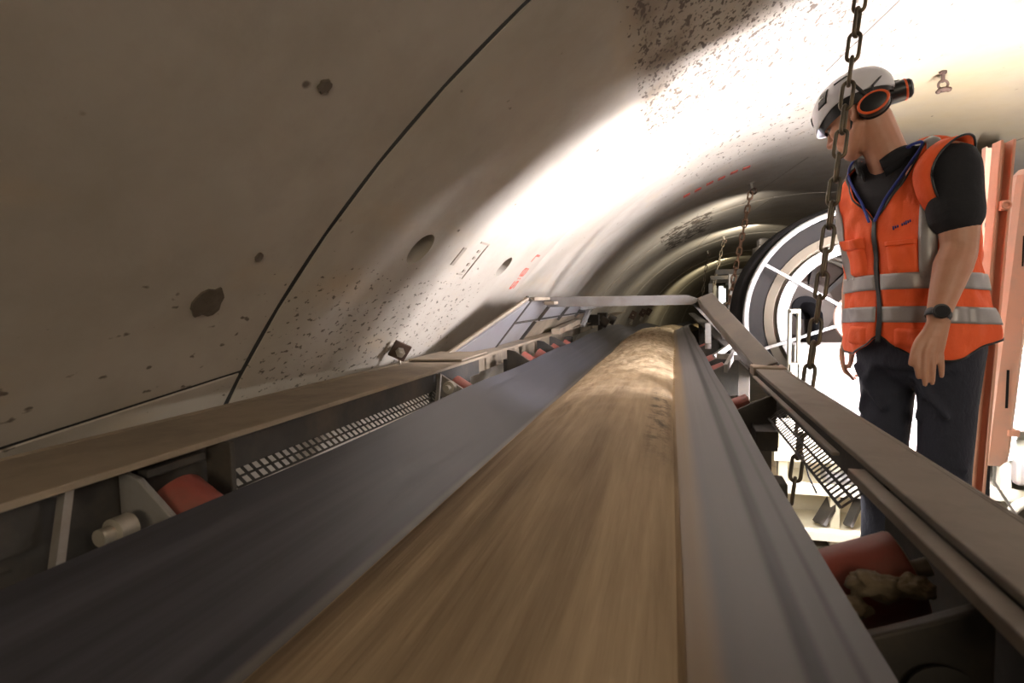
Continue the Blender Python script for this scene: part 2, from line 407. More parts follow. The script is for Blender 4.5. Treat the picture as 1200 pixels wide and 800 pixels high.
for k in range(len(ringY)-1):
    y0, y1 = ringY[k], ringY[k+1]
    if k == 2:   jl, jc = (lambda Y: 146.94-3.39*(Y-.572)), (lambda Y: 80.0+2*(Y))
    elif k == 3: jl, jc = (lambda Y: 178.0+2*(Y-1)), (lambda Y: 103.05+4.11*(Y-2.26))
    elif k == 4: jl, jc = (lambda Y: 160.0-3*(Y-3)), (lambda Y: 70.0+3*(Y-3))
    elif k == 5: jl, jc = (lambda Y: 165.0-3*(Y-5)), (lambda Y: 96.67+3.23*(Y-4.52))
    else:        jl, jc = (lambda Y, k=k: 150.0+8*((k*7) % 3)-3*(Y-ringY[k])), (lambda Y, k=k: 75+11*((k*5) % 4)+3*(Y-ringY[k]))
    jr = lambda Y: 8.0+2*(Y-y0)
    st = 0.0 if k < 4 else (.012 if k % 2 else 0.004)
    gk = dict(g1=.008) if k == 2 else (dict(g0=.008) if k == 3 else {})
    a = patch('wall_left', y0, y1, jl, lambda Y: 262.0, step=st, **gk)
    b = patch('ceiling', y0, y1, jc, jl, thick=.32 if k == 3 else .09, step=st, **gk)
    c = patch('wall_right', y0, y1, jr, jc, step=st)
    patch('floor_invert', y0, y1, lambda Y: -98.0, jr, step=st)
    joint_strip([(y0, -98+i*4) for i in range(91)], max(st, 0 if k < 5 else .012))
    for J in (jl, jc, jr): joint_strip([(lerp(y0, y1, i/6), J(lerp(y0, y1, i/6))) for i in range(7)], st)
    if k == 3: ring_ceiling = b
g = struct(gask.build('trim_gasket', 'gasket'))
# end of the visible tunnel
e = MB(); e.lathe([(0.01, 0), (TR+.4, 0)], (TX+bend(44), 44.02, TZ), (0, 1, 0), 40); struct(e.build('wall_far', 'concrete'))
# erector pockets in ring 1, really cut into the concrete
def pocket(u, v, r):
    p = wall(u, v); nrm = Vector((TX-p.x, 0, TZ-p.z)).normalized()
    b = MB(); b.lathe([(1e-4, .05), (r*1.08, .05), (r*1.02, -.02), (r*.86, -.13), (1e-4, -.13)], p, nrm, 32)
    return b.build('cut', None)
for (u, v, r) in ((493, 292, .052), (590.5, 312.5, .050)):
    cu = pocket(u, v, r)
    baked(ring_ceiling, [('BOOLEAN', dict(operation='DIFFERENCE', object=cu, solver='EXACT'))])
    me = cu.data; bpy.data.objects.remove(cu); bpy.data.meshes.remove(me)
ring_ceiling.modifiers.clear()
ring_ceiling.data.materials.clear(); ring_ceiling.data.materials.append(M['concrete'])
for p in ring_ceiling.data.polygons: p.material_index = 0
ring_ceiling.data.set_sharp_from_angle(angle=.5)
# frame on a wall point: t1 along the tunnel, t2 up the arc, nrm inward
def wframe(p):
    nrm = Vector((TX+bend(p.y)-p.x, 0, TZ-p.z)).normalized(); t1 = Vector((0, 1, 0)); return t1, t1.cross(nrm).normalized(), nrm
def wpt(p, a, b, h=0):
    """point on the lining a metres along the tunnel and b metres up the arc from p"""
    th = wang(p)-math.degrees(b/TR); q = tun(p.y+a, th, TR-h); q.x -= bend(p.y+a); return q
def wpoly(mb, p, pts, h=.0015):
    bot = [wpt(p, a, b, -.004) for a, b in pts]; top = [wpt(p, a, b, h) for a, b in pts]
    vb = [mb.b.verts.new(q) for q in bot]; vt = [mb.b.verts.new(q) for q in top]
    mb.b.faces.new(vt); n = len(vt)
    for i in range(n): mb.b.faces.new((vb[i], vb[(i+1) % n], vt[(i+1) % n], vt[i]))
def wrect(mb, p, a, b, da, db, h=.0015): wpoly(mb, p, [(a-da/2, b-db/2), (a+da/2, b-db/2), (a+da/2, b+db/2), (a-da/2, b+db/2)], h)
# embossed marks cast in the segment
p = wall(537, 300); m = MB(); wrect(m, p, 0, 0, .028, .075, .003)
tag(m.build('cast_mark', simple('mark_concrete', (.25, .21, .165), .85)), 'small raised bar cast in the concrete right of the larger round pocket', 'cast mark', 'cast marks on the wall')
p = wall(553, 306); m = MB()
wrect(m, p, .030, 0, .008, .16, .003); wrect(m, p, -.012, .082, .09, .008, .003); wrect(m, p, -.025, -.06, .05, .006, .003)
for i in range(4): wrect(m, p, -.012+.006*(i % 2), .045-.03*i, .022, .012, .003)
tag(m.build('cast_mark', M['gasket'] if False else simple('mark_concrete_frame', (.25, .21, .165), .85)), 'cast outline frame with worn characters between the two round pockets', 'cast mark', 'cast marks on the wall')
# red stencilled digits 5 8 1 climbing along the ring joint
SEG = {'5': 'afgcd', '8': 'abcdefg', '7': 'abc', '1': 'bc', '3': 'abcdg'}
def digit(mb, p, a0, b0, w_, h_, ch):
    # the writing runs up the arc: text x -> arc (b), text y -> against the tunnel direction (-a)
    s = .011
    loc = dict(a=(w_/2, h_, w_, s), d=(w_/2, 0, w_, s), g=(w_/2, h_/2, w_, s), f=(0, .75*h_, s, h_/2), b=(w_, .75*h_, s, h_/2), e=(0, .25*h_, s, h_/2), c=(w_, .25*h_, s, h_/2))
    for q in SEG[ch]:
        x, y, dx, dy = loc[q]; wrect(mb, p, a0-y, b0+x, dy+s*.2, dx+s*.2, .0012+.0001*'abcdefg'.index(q))
p = wall(612, 321)
r0 = empty('stencil_number', p, 'red painted number running up the lit wall beside the ring joint', 'painted number')
for k, (b0, ch) in enumerate(((-.088, '5'), (-.008, '8'), (.078, '7'))):
    m = MB(); digit(m, p, .035, b0, .040, .062, ch); m.build('painted_digit', 'red_paint', r0)
m = MB(); wrect(m, p, .02, -.028, .012, .010); wrect(m, p, -.01, -.028, .012, .010); m.build('painted_colon', 'red_paint', r0)
p = Vector((.60, 4.45, 0)); th = math.acos((p.x-TX)/TR); p.z = TZ+TR*math.sin(th)
r0 = empty('stencil_number', p, 'faint red painted marking high on the ceiling ring edge', 'painted number')
p2 = wall(838, 212)
r0.location = p2
for i in range(6):
    m = MB(); wrect(m, p2, .02*(i % 2), -.22+.09*i, .07, .05); m.build('painted_stroke', 'red_paint', r0)
# spalled dark patch and crumbs of mud stuck on the near segment
def splat(u, v, r, name, label, seed, mat='mud_dark', el=1.0, grp=None):
    p = wall(u, v); rnd = random.Random(seed); m = MB(); n = 16
    wpoly(m, p, [(r*el*(1+.45*(rnd.random()-.5))*math.cos(2*PI*i/n), r*(1+.45*(rnd.random()-.5))*math.sin(2*PI*i/n)) for i in range(n)], .004)
    tag(m.build(name, mat), label, 'mud', grp)
M['mud_dark'] = simple('dark_mud', (.085, .066, .047), .9, 0, .5, 40, (.16, .13, .095), .5, .6)
splat(243, 354, .033, 'mud_patch', 'large ragged dark patch on the dim wall left of the ring joint', 3)
splat(379, 100, .012, 'mud_patch', 'small brown mud patch high on the dim wall left of the joint', 5)
splat(303, 300, .009, 'mud_patch', 'small dark mud fleck left of the joint level with the round pocket', 8)

# ------------------------------------------------------------------ walkway
m = MB(); m.box((1.45, 4.6, -1.045), (2.3, 8.4, .1)); struct(m.build('floor', 'floor'))

# ------------------------------------------------------------------ conveyor belt and load
def cdz(Y): return -.16*sstep(5.8, 9.0, Y) - .35*sstep(9.5, 16, Y)
BP = [(-.62, -.27), (-.56, -.3065), (-.49, -.349), (-.43, -.383), (-.395, -.400), (-.36, -.410), (-.26, -.418), (-.16, -.418), (-.125, -.410), (-.09, -.396), (-.03, -.368), (.04, -.337), (.10, -.312), (.16, -.288)]
def arc(P):
    L = [0]
    for a, b in zip(P, P[1:]): L.append(L[-1]+math.hypot(b[0]-a[0], b[1]-a[1]))
    return L
bm = bmesh.new(); uvl = bm.loops.layers.uv.new('UV'); rows = []; uvd = {}
Ys = [-1.2+.15*i for i in range(75)]+[10.2+.4*i for i in range(50)]
LB = arc(BP)
for Y in Ys:
    tw = bend(Y)
    top = [bm.verts.new((x+tw, Y, z+cdz(Y)+(.004*math.sin(Y*4.8) if i in (0, 13) else 0))) for i, (x, z) in enumerate(BP)]
    bot = [bm.verts.new((x+tw, Y, z-.012+cdz(Y))) for x, z in BP]
    for i in range(len(BP)): uvd[top[i]] = uvd[bot[i]] = (LB[i], Y)
    rows.append(top+bot[::-1])
n = len(rows[0])
for a, b in zip(rows, rows[1:]):
    for k in range(n): bm.faces.new((a[k], a[(k+1) % n], b[(k+1) % n], b[k]))
bm.faces.new(rows[0][::-1]); bm.faces.new(rows[-1])
for f in bm.faces:
    f.smooth = True
    for lp in f.loops: lp[uvl].uv = uvd[lp.vert]
bmesh.ops.recalc_face_normals(bm, faces=bm.faces)
me = bpy.data.meshes.new('conveyor_belt'); bm.to_mesh(me); bm.free(); me.set_sharp_from_angle(angle=1.0); me.materials.append(M['belt'])
o = bpy.data.objects.new('conveyor_belt', me); C.objects.link(o)
tag(o, 'long black troughed rubber conveyor belt running down the tunnel under the sand', 'conveyor belt')
# the load
bm = bmesh.new(); rows = []
NX = 34
Ys = [-1.0+.03*i for i in range(374)]+[10.25+.3*i for i in range(60)]
for Y in Ys:
    rough = sstep(1.2, 3.0, Y); row = []; tw = bend(Y)
    wob = .010*noise.noise(Vector((7, Y*.9, 0)))*(.3+rough)
    xl, xr = -.425+wob, .012+.5*wob+.01*sstep(2, 4, Y)
    for i in range(NX+1):
        t = i/NX; x = lerp(xl, xr, t)
        base = lerp(-.388, -.352, t); z = base+.055*(math.sin(PI*t)**.6)
        am = .004+.013*rough
        z += am*(noise.noise(Vector((x*16, Y*lerp(1.2, 9, rough), 3)))+.6*noise.noise(Vector((x*38, Y*lerp(2.5, 24, rough), 9))))*min(1, 5*t, 5*(1-t))
        z += .02*rough*noise.noise(Vector((x*4, Y*1.7, 21)))*math.sin(PI*t)
        if i in (0, NX): z -= .012
        row.append(bm.verts.new((x+tw, Y, z+cdz(Y))))
    rows.append(row)
for a, b in zip(rows, rows[1:]):
    for k in range(NX): bm.faces.new((a[k], a[k+1], b[k+1], b[k])).smooth = True
# underside following the belt so that the load is a solid
under = []
def belt_z(x):
    for (x0, z0), (x1, z1) in zip(BP, BP[1:]):
        if x0 <= x <= x1: return z0+(z1-z0)*(x-x0)/(x1-x0)
    return BP[0][1]
for a, Y in zip(rows, Ys):
    under.append([bm.verts.new((a[0].co.x+(a[-1].co.x-a[0].co.x)*k/6, Y, belt_z(a[0].co.x-bend(Y)+(a[-1].co.x-a[0].co.x)*k/6)+.002+cdz(Y))) for k in range(7)])
for a, b in zip(under, under[1:]):
    for k in range(6): bm.faces.new((a[k+1], a[k], b[k], b[k+1]))
bmesh.ops.recalc_face_normals(bm, faces=bm.faces)
me = bpy.data.meshes.new('sand_load'); bm.to_mesh(me); bm.free(); me.materials.append(M['sand'])
o = bpy.data.objects.new('sand_load', me); C.objects.link(o)
tag(o, 'long heap of tan excavated sand carried along the middle of the belt', 'sand', kind='stuff')

# ------------------------------------------------------------------ conveyor frame, near module
fr = empty('conveyor_structure', (-.2, .8, -.6), 'near conveyor frame with dusty angle rails, perforated guards and idler brackets on both sides', 'conveyor frame')
def rail(side, y0, y1):
    if side < 0: xi, xo, z = -.69, -.905, -.205
    else: xi, xo, z = .262, .352, -.235
    m = MB(); c = (xi+xo)/2; wd = abs(xo-xi)
    m.box((c, (y0+y1)/2, z-.005), (wd, y1-y0, .010))
    sg = -1 if side < 0 else 1
    if side < 0:
        m.box((xo+.005, (y0+y1)/2, z-.015), (.010, y1-y0, .03))
    else:
        m.box((xo-.005, (y0+y1)/2, z-.015), (.010, y1-y0, .03))
    return m
rail(-1, -1.0, 2.06).build('left_rail', 'steel_dusty', fr, bevel=.002)['label'] = 'wide left rail flange caked in tan dust'
rail(1, -1.0, 1.99).build('right_rail', 'rail_worn', fr, bevel=.002)['label'] = 'right rail with worn grey brown flange'
# thin torn lip plate overlapping the left rail end, and inner lip of the right rail
m = MB(); m.box((-.80, 1.93, -.200), (.20, .30, .006), Matrix.Rotation(.03, 3, 'Z')); m.build('rail_splice_plate', 'steel_dusty', fr, bevel=.001)
m = MB(); m.box((.250, .62, -.252), (.022, .50, .014)); m.box((.250, 1.42, -.252), (.012, .9, .006)); m.build('rail_lip', 'rail_worn', fr, bevel=.002)
# webs
m = MB()
for a, b in ((-1.0, .46), (.74, 2.02)): m.box((-.722, (a+b)/2, -.245), (.008, b-a, .062))
m.box((-.745, .58, -.322), (.008, .36, .21)); m.box((-.745, 1.80, -.312), (.008, .36, .19)); m.build('left_web', 'steel_dark', fr)  # backing plates added so the gaps behind the brackets stay dark
m = MB(); m.box((.272, .05, -.262), (.007, 1.0, .05)); m.box((.272, 1.38, -.262), (.007, 1.12, .05)); m.box((.318, .40, -.46), (.008, 1.10, .42)); m.build('right_web', 'steel_dark', fr)  # tall outer plate added to darken the corner under the rail
def perforated(p0, p1, y0, y1, pitch, rows_):
    """thin guard strip with slots, tilted from p0 (x, z) down to p1: lengthwise ligaments joined by short cross ones"""
    m = MB(); a, b = Vector((p0[0], 0, p0[1])), Vector((p1[0], 0, p1[1])); d = b-a; h = d.length/rows_; dn = d.normalized(); nn = Vector((0, 1, 0)).cross(dn)
    R3 = Matrix((dn, Vector((0, 1, 0)), nn)).transposed()
    for r_ in range(rows_+1): m.box(a+dn*h*r_+Vector((0, (y0+y1)/2, 0)), (h*.24, y1-y0, .0012), R3)
    n_ = int((y1-y0)/pitch)
    for r_ in range(rows_):
        for i in range(n_+1): m.box(a+dn*h*(r_+.5)+Vector((0, y0+i*pitch, 0)), (h, pitch*.34, .0012), R3)
    return m
perforated((-.722, -.276), (-.694, -.300), .74, 1.66, .020, 2).build('left_perforated_guard', 'steel_dark', fr)
perforated((-.722, -.276), (-.694, -.300), -.2, .42, .026, 2).build('left_perforated_guard', 'steel_dark', fr)
perforated((.272, -.286), (.240, -.314), .90, 1.54, .0185, 2).build('right_perforated_guard', 'steel_dark', fr)
# idler brackets: profiled plates across the frame
def bracket(Y, pts, th=.012, hole=None):
    m = MB(); f = [m.b.verts.new((x, Y-th/2, z)) for x, z in pts]; b = [m.b.verts.new((x, Y+th/2, z)) for x, z in pts]
    m.b.faces.new(f); m.b.faces.new(b[::-1]); n_ = len(pts)
    for i in range(n_): m.b.faces.new((f[i], f[(i+1) % n_], b[(i+1) % n_], b[i]))
    return m
# left bracket by the near roller
m = bracket(.575, [(-.735, -.222), (-.70, -.232), (-.64, -.285), (-.56, -.335), (-.56, -.43), (-.735, -.43)], .010)
lb = m.build('idler_bracket', 'steel_grey', fr, bevel=.002); lb['label'] = 'left winged bracket with a bolt and strut in front of the big red roller'
m = MB(); m.lathe([(0, 0), (.018, 0), (.018, .024), (.011, .026), (.011, .042), (0, .042)], (-.688, .545, -.285), (0, -1, 0), 24); m.build('bolt_head', 'bolt', lb, smooth=.6)
m = MB(); m.bar((-.715, .49, -.212), (-.68, .44, -.33), .014, .010, (0, 1, 0)); m.build('strut', 'steel_grey', lb)
m = MB(); m.box((-.70, .715, -.265), (.05, .010, .10)); m.box((-.715, .64, -.232), (.02, .10, .012)); m.build('side_gusset', 'steel_dark', lb, bevel=.002)
for Y in (1.62, ):
    m = bracket(Y, [(-.735, -.222), (-.70, -.228), (-.64, -.265), (-.55, -.32), (-.55, -.43), (-.735, -.43)])
    lb2 = m.build('idler_bracket', 'steel_grey', fr, bevel=.002)
    m = MB(); m.lathe([(0, 0), (.020, 0), (.020, .02), (.010, .022), (.010, .04), (0, .04)], (-.67, Y-.006, -.265), (0, -1, 0), 20); m.build('bolt_head', 'bolt', lb2, smooth=.6)
    m = MB(); m.bar((-.70, Y-.02, -.225), (-.665, Y-.13, -.31), .012, .008, (0, 1, 0)); m.build('strut', 'steel_grey', lb2)
# right brackets
m = bracket(.545, [(.115, -.345), (.165, -.305), (.20, -.290), (.255, -.264), (.262, -.264), (.262, -.50), (.24, -.66), (.115, -.66)], .014)
rb = m.build('idler_bracket', 'steel_dark', fr, bevel=.003); rb['label'] = 'large dark right bracket plate filling the corner below the rail'
m = MB(); m.lathe([(0, 0), (.026, 0), (.030, .008), (.016, .010), (.016, .026), (0, .026)], (.222, .536, -.345), (0, -1, 0), 24); m.build('bolt_head', 'steel_dark', rb, smooth=.6)
m = MB(); m.box((.29, .30, -.37), (.012, .48, .14)); m.box((.20, .28, -.50), (.14, .40, .012)); m.build('gusset', 'steel_dark', rb, bevel=.003)
m = bracket(1.56, [(.13, -.335), (.165, -.300), (.20, -.280), (.262, -.252), (.262, -.39), (.20, -.40), (.13, -.41)], .014)
rb2 = m.build('idler_bracket', 'steel_dark', fr, bevel=.003)
m = MB(); m.box((.225, 1.50, -.355), (.05, .09, .05)); m.build('gusset', 'steel_dark', rb2, bevel=.003)
# cross members and legs below
for Y in (.60, 1.64):
    m = MB(); m.box((-.21, Y, -.53), (1.02, .08, .05)); m.box((-.70, Y, -.46), (.05, .08, .18)); m.box((.235, Y, -.46), (.05, .07, .18)); m.build('cross_member', 'steel_dark', fr, bevel=.003)

# ------------------------------------------------------------------ far conveyor module with the leaning side guards and portal
f2 = empty('conveyor_structure', (-.24, 3.4, -.6), 'far conveyor frame with raised portal bar and pale leaning side plates', 'conveyor frame')
m = MB(); m.box((-.79, 5.6, -.215), (.15, 7.0, .012)); m.box((-.86, 5.6, -.27), (.010, 7.0, .11)); m.build('left_rail', 'steel_dusty', f2, bevel=.002)
m = MB(); m.box((.30, 5.6, -.25), (.09, 7.1, .012)); m.box((.34, 5.6, -.30), (.010, 7.1, .10)); m.build('right_rail', 'steel_dark', f2, bevel=.002)
def lean(t, Y): return Vector((lerp(-.80, -.62, t), Y, lerp(-.215, .005, t)))
# triangular end plate rising from the break
m = MB(); a, b, c = Vector((-.86, 2.03, -.212)), lean(0, 2.42), lean(1, 2.42)
n_ = Vector((.01, -.004, -.008)); ve = [m.b.verts.new(q) for q in (a, b, c, a+n_, b+n_, c+n_)]
for f in ((0, 1, 2), (5, 4, 3), (0, 1, 4, 3), (1, 2, 5, 4), (2, 0, 3, 5)): m.b.faces.new([ve[i] for i in f])
m.build('end_plate', 'steel_plate', f2)
m = MB(); m.bar(a+Vector((0, -.005, .004)), c+Vector((0, -.005, .006)), .016, .012); m.build('edge_strip', 'steel_dusty', f2)
m = MB(); m.bar(lean(-.02, 2.43), lean(1.04, 2.43), .026, .032, (1, 0, -.8)); m.build('guard_post', 'steel_dark', f2, bevel=.002)
for Y in (2.98, 3.62, 4.3): 
    m = MB(); m.bar(lean(.50 if Y < 3.1 else .4, Y), lean(1, Y), .024, .024, (1, 0, -.8)); m.build('guard_post', 'steel_dark', f2, bevel=.002)
m = MB(); m.bar(lean(.02, 2.92), lean(.48, 2.92), .024, .024, (1, 0, -.8)); m.build('guard_post', 'steel_dark', f2, bevel=.002)
def plate(y0, y1, t0, t1):
    m = MB(); off = Vector((-.012, 0, -.010)); m.hexa([lean(t0, y0)+off*1.5, lean(t0, y1)+off*1.5, lean(t0, y1)+off, lean(t0, y0)+off, lean(t1, y0)+off*1.5, lean(t1, y1)+off*1.5, lean(t1, y1)+off, lean(t1, y0)+off]); return m
plate(2.44, 5.1, .52, 1.0).build('side_plate', 'steel_plate', f2); plate(2.44, 2.93, 0, .50).build('side_plate', 'steel_plate', f2)
plate(2.95, 5.1, .06, .50).build('side_plate', 'steel_dusty', f2)
m = MB(); m.bar(lean(.51, 2.44), lean(.51, 5.1), .012, .010); m.build('seam_rail', 'steel_dark', f2)
m = MB(); m.bar(lean(1.02, 2.43), lean(1.02, 5.1), .05, .014); m.build('top_rail', 'steel_dusty', f2)
# portal crossbar with chamfered ends
m = MB(); Yp = 2.76
prof = [(-.635, -.004), (-.59, .018), (.075, .012), (.135, -.012), (.095, -.034), (-.60, -.034)]
f = [m.b.verts.new((x, Yp, z)) for x, z in prof]; b = [m.b.verts.new((x, Yp+.05, z)) for x, z in prof]
m.b.faces.new(f); m.b.faces.new(b[::-1])
for i in range(6): m.b.faces.new((f[i], f[(i+1) % 6], b[(i+1) % 6], b[i]))
m.build('portal_crossbar', 'bar_steel', f2, bevel=.002)
m = MB(); m.box((-.575, 2.71, -.012), (.05, .10, .016)); m.build('corner_plate', 'steel_dusty', f2)
# right sloping channel
A, B_ = Vector((.305, 1.985, -.232)), Vector((.150, 2.77, .006))
m = MB(); m.bar(A, B_, .070, .008, (-.35, -.25, 1)); m.build('channel_web', 'bar_brown', f2, bevel=.002)
d = (B_-A).normalized(); sd = d.cross(Vector((-.35, -.25, 1))).normalized(); up_ = sd.cross(d).normalized()
for s in (-1, 1):
    m = MB(); m.bar(A+sd*.034*s-up_*.026, B_+sd*.034*s-up_*.026, .006, .052, (-.35, -.25, 1)); m.build('channel_flange', 'bar_steel', f2, bevel=.001)
m = MB(); m.box(A+Vector((0, -.01, -.012)), (.10, .09, .03)); m.build('joint_block', 'steel_dusty', f2, bevel=.003)
m = MB(); m.bar((.02, 2.80, -.02), (.02, 2.80, -.10), .02, .02); m.bar((.10, 2.8, -.03), (.30, 2.8, -.25), .03, .012); m.build('portal_gusset', 'steel_dark', f2)
# idler brackets of the far module
for Y in (2.48, 3.08, 3.42):
    m = bracket(Y, [(-.74, -.225), (-.70, -.232), (-.645, -.268), (-.56, -.32), (-.56, -.43), (-.74, -.43)]); m.build('idler_bracket', 'steel_dark', f2, bevel=.002)
m = MB(); m.bar((-.70, 3.42, -.195), (-.70, 4.25, -.165), .055, .035); m.build('guide_box', 'steel_dusty', f2, bevel=.002)
m = MB(); m.bar((-.66, 4.25, -.20), (-.60, 4.45, .0), .03, .03); m.bar((-.64, 4.2, -.05), (-.56, 4.5, -.04), .06, .05); m.build('guide_arm', 'steel_white', f2, bevel=.002)
for Y in (2.40, 2.70, 3.5):
    m = bracket(Y, [(.13, -.335), (.165, -.298), (.21, -.275), (.262, -.246), (.262, -.40), (.13, -.41)]); m.build('idler_bracket', 'steel_dark', f2, bevel=.002)
m = MB(); m.bar((.185, 2.10, -.255), (.255, 2.42, -.215), .012, .03); m.bar((.17, 2.3, -.23), (.27, 2.28, -.235), .02, .02); m.bar((.18, 2.58, -.262), (.27, 2.62, -.20), .02, .02); m.build('belt_scraper_arm', 'steel_grey', f2)
m = MB(); m.bar((.18, 3.0, -.25), (.20, 3.35, -.16), .03, .03); m.bar((.25, 2.9, -.2), (.25, 3.3, -.1), .02, .02); m.build('guide_arm', 'steel_grey', f2)
for Y in (2.6, 4.2, 6.2):
    m = MB(); m.box((-.24, Y, -.53), (1.10, .08, .05)); m.box((-.76, Y, -.41), (.05, .08, .26)); m.box((.30, Y, -.41), (.05, .07, .26)); m.build('cross_member', 'steel_dark', f2, bevel=.003)
for Y in (5.2, 5.9):
    m = MB(); m.box((-.70, Y, -.19), (.10, .12, .10)); m.build('motor_block', 'steel_dark', f2, bevel=.006)
    m = MB(); m.lathe([(0, 0), (.05, 0), (.05, .08), (0, .08)], (-.66, Y+.2, -.2), (.86, 0, -.5), 16); m.build('motor_drum', 'steel_dark', f2, smooth=.6)

# ------------------------------------------------------------------ idler rollers
def roller(side, Y, L, r, label, ext=.05):
    if side < 0: ed, ow = Vector((-.62, Y, -.27)), Vector((-.852, 0, .523))
    else: ed, ow = Vector((.16, Y, -.288)), Vector((.92, 0, .39))
    up_ = Vector((-ow.z, 0, ow.x)) if ow.x > 0 else Vector((ow.z, 0, -ow.x))
    out = ed+ow*ext-up_*(r+.013); root = empty('idler_roller', out, label, 'roller', 'red idler rollers carrying the belt')
    m = MB(); m.lathe([(r*.80, .0), (r*.97, .0), (r, .004), (r, L-.004), (r*.97, L), (r*.3, L)], out, -ow, 36); m.build('roller_shell', 'roller', root, smooth=.6)
    m = MB(); m.lathe([(0, .003), (r*.80, .003), (r*.82, -.002), (r*.80, -.002), (r*.74, .001), (0, .001)], out, -ow, 32); m.build('end_cap', 'roller_end', root, smooth=.6)
    m = MB(); m.lathe([(0, 0), (.010, 0), (.010, .022), (0, .022)], out, ow, 16); m.build('shaft', 'bolt', root, smooth=.6)
    m = MB(); m.torus(out-ow*(L*.33), ow, r*.99, .003, 36, 6); m.build('tread_ridge', simple('roller_ridge', (.45, .09, .05), .5), root, smooth=3)
    return root
roller(-1, .63, .26, .052, 'big dull red roller at the left belt edge beside the winged bracket', .072)
roller(-1, 1.72, .26, .046, 'red roller under the torn end of the left rail', .072)
roller(-1, 2.60, .26, .046, 'bright red roller below the first dark post of the side plates', .072)
roller(-1, 2.86, .26, .046, 'red roller with a pale end cap just past the first side plate post', .055)
roller(-1, 3.22, .26, .050, 'largest red roller of the cluster below the pale side plates', .055)
roller(-1, 3.58, .26, .046, 'small red roller farthest along the left belt edge')
roller(1, .70, .26, .046, 'dark red roller half buried in mud at the near right belt edge', .078)
roller(1, 1.72, .26, .038, 'shiny grey and red roller near the end of the right rail', .045)
roller(1, 2.55, .26, .044, 'red roller beneath the sloping channel on the right')
roller(1, 2.95, .26, .044, 'red roller second from the portal on the right belt edge')
roller(1, 3.65, .26, .044, 'red roller farthest along the right belt edge')
# mud clods on the near right bracket
def clod(p, r, seed, label, name='mud_clod'):
    m = MB(); bmesh.ops.create_icosphere(m.b, subdivisions=4, radius=1)
    for v in m.b.verts:
        d = v.co.normalized(); k = 1+.45*noise.noise(d*1.7+Vector((seed, 0, 0)))+.22*noise.noise(d*5+Vector((seed, 3, 0)))+.1*noise.noise(d*12)
        v.co = Vector((d.x*r[0], d.y*r[1], d.z*r[2]))*k+Vector(p)
    return tag(m.build(name, 'mud', smooth=3), label, 'mud', 'mud clods on the right bracket')
clod((.205, .640, -.304), (.024, .018, .013), 2.0, 'large pale clod of mud in front of the near right red roller')
clod((.238, .632, -.296), (.015, .014, .010), 5.0, 'smaller mud clod between the larger clod and the right rail')
clod((.180, .625, -.322), (.015, .014, .010), 8.0, 'low mud clod nearest the belt edge under the red roller')

# ------------------------------------------------------------------ chains
def link_mesh(pitch, dia, width):
    """one stadium shaped link, long axis z, flat in xz"""
    r = dia/2; rad = width/2-r; st = pitch/2+r-rad
    path = [Vector((rad*math.cos(PI*k/8), 0, st+rad*math.sin(PI*k/8))) for k in range(9)]
    path2 = [Vector((-p.x, 0, -p.z)) for p in path]
    full = path+path2; n = len(full); bm = bmesh.new(); rings = []
    for i, p in enumerate(full):
        d = (full[(i+1) % n]-full[i-1]).normalized(); s = Vector((0, 1, 0)); u = d.cross(s)
        rings.append([bm.verts.new(p+(s*math.cos(2*PI*k/10)+u*math.sin(2*PI*k/10))*r) for k in range(10)])
    for a, b in zip(rings, rings[1:]+rings[:1]):
        for k in range(10): bm.faces.new((a[k], a[(k+1) % 10], b[(k+1) % 10], b[k]))
    bmesh.ops.recalc_face_normals(bm, faces=bm.faces)
    me = bpy.data.meshes.new('chain_link'); bm.to_mesh(me); bm.free(); me.shade_smooth(); return me
def chain(top, bot, pitch, dia, width, mat, label, rot0=.4, sag=0.0, grp='suspension chains'):
    top, bot = Vector(top), Vector(bot); L = (bot-top).length; n = max(2, round(L/pitch)); q = (top-bot).to_track_quat('Z', 'Y')
    root = empty('hanging_chain', top, label, 'chain', grp)
    me = link_mesh(L/n+.0, dia, width); me.materials.append(M[mat])
    for i in range(n):
        o = bpy.data.objects.new('chain_link', me); C.objects.link(o); o.parent = root
        t = (i+.5)/n; o.location = (bot-top)*t+Vector((0, 0, -sag*4*t*(1-t)))
        o.rotation_mode = 'QUATERNION'; o.rotation_quaternion = q @ Matrix.Rotation(rot0+(PI/2 if i % 2 else 0)+.18*math.sin(i*1.7), 3, 'Z').to_quaternion()
    return root
ctop, cbot = at(1018, -75, 1.80), at(928, 588, 1.72)
chain(ctop, cbot, .066, .0105, .038, 'chain', 'heavy dark steel chain hanging in the foreground in front of the man', .75)
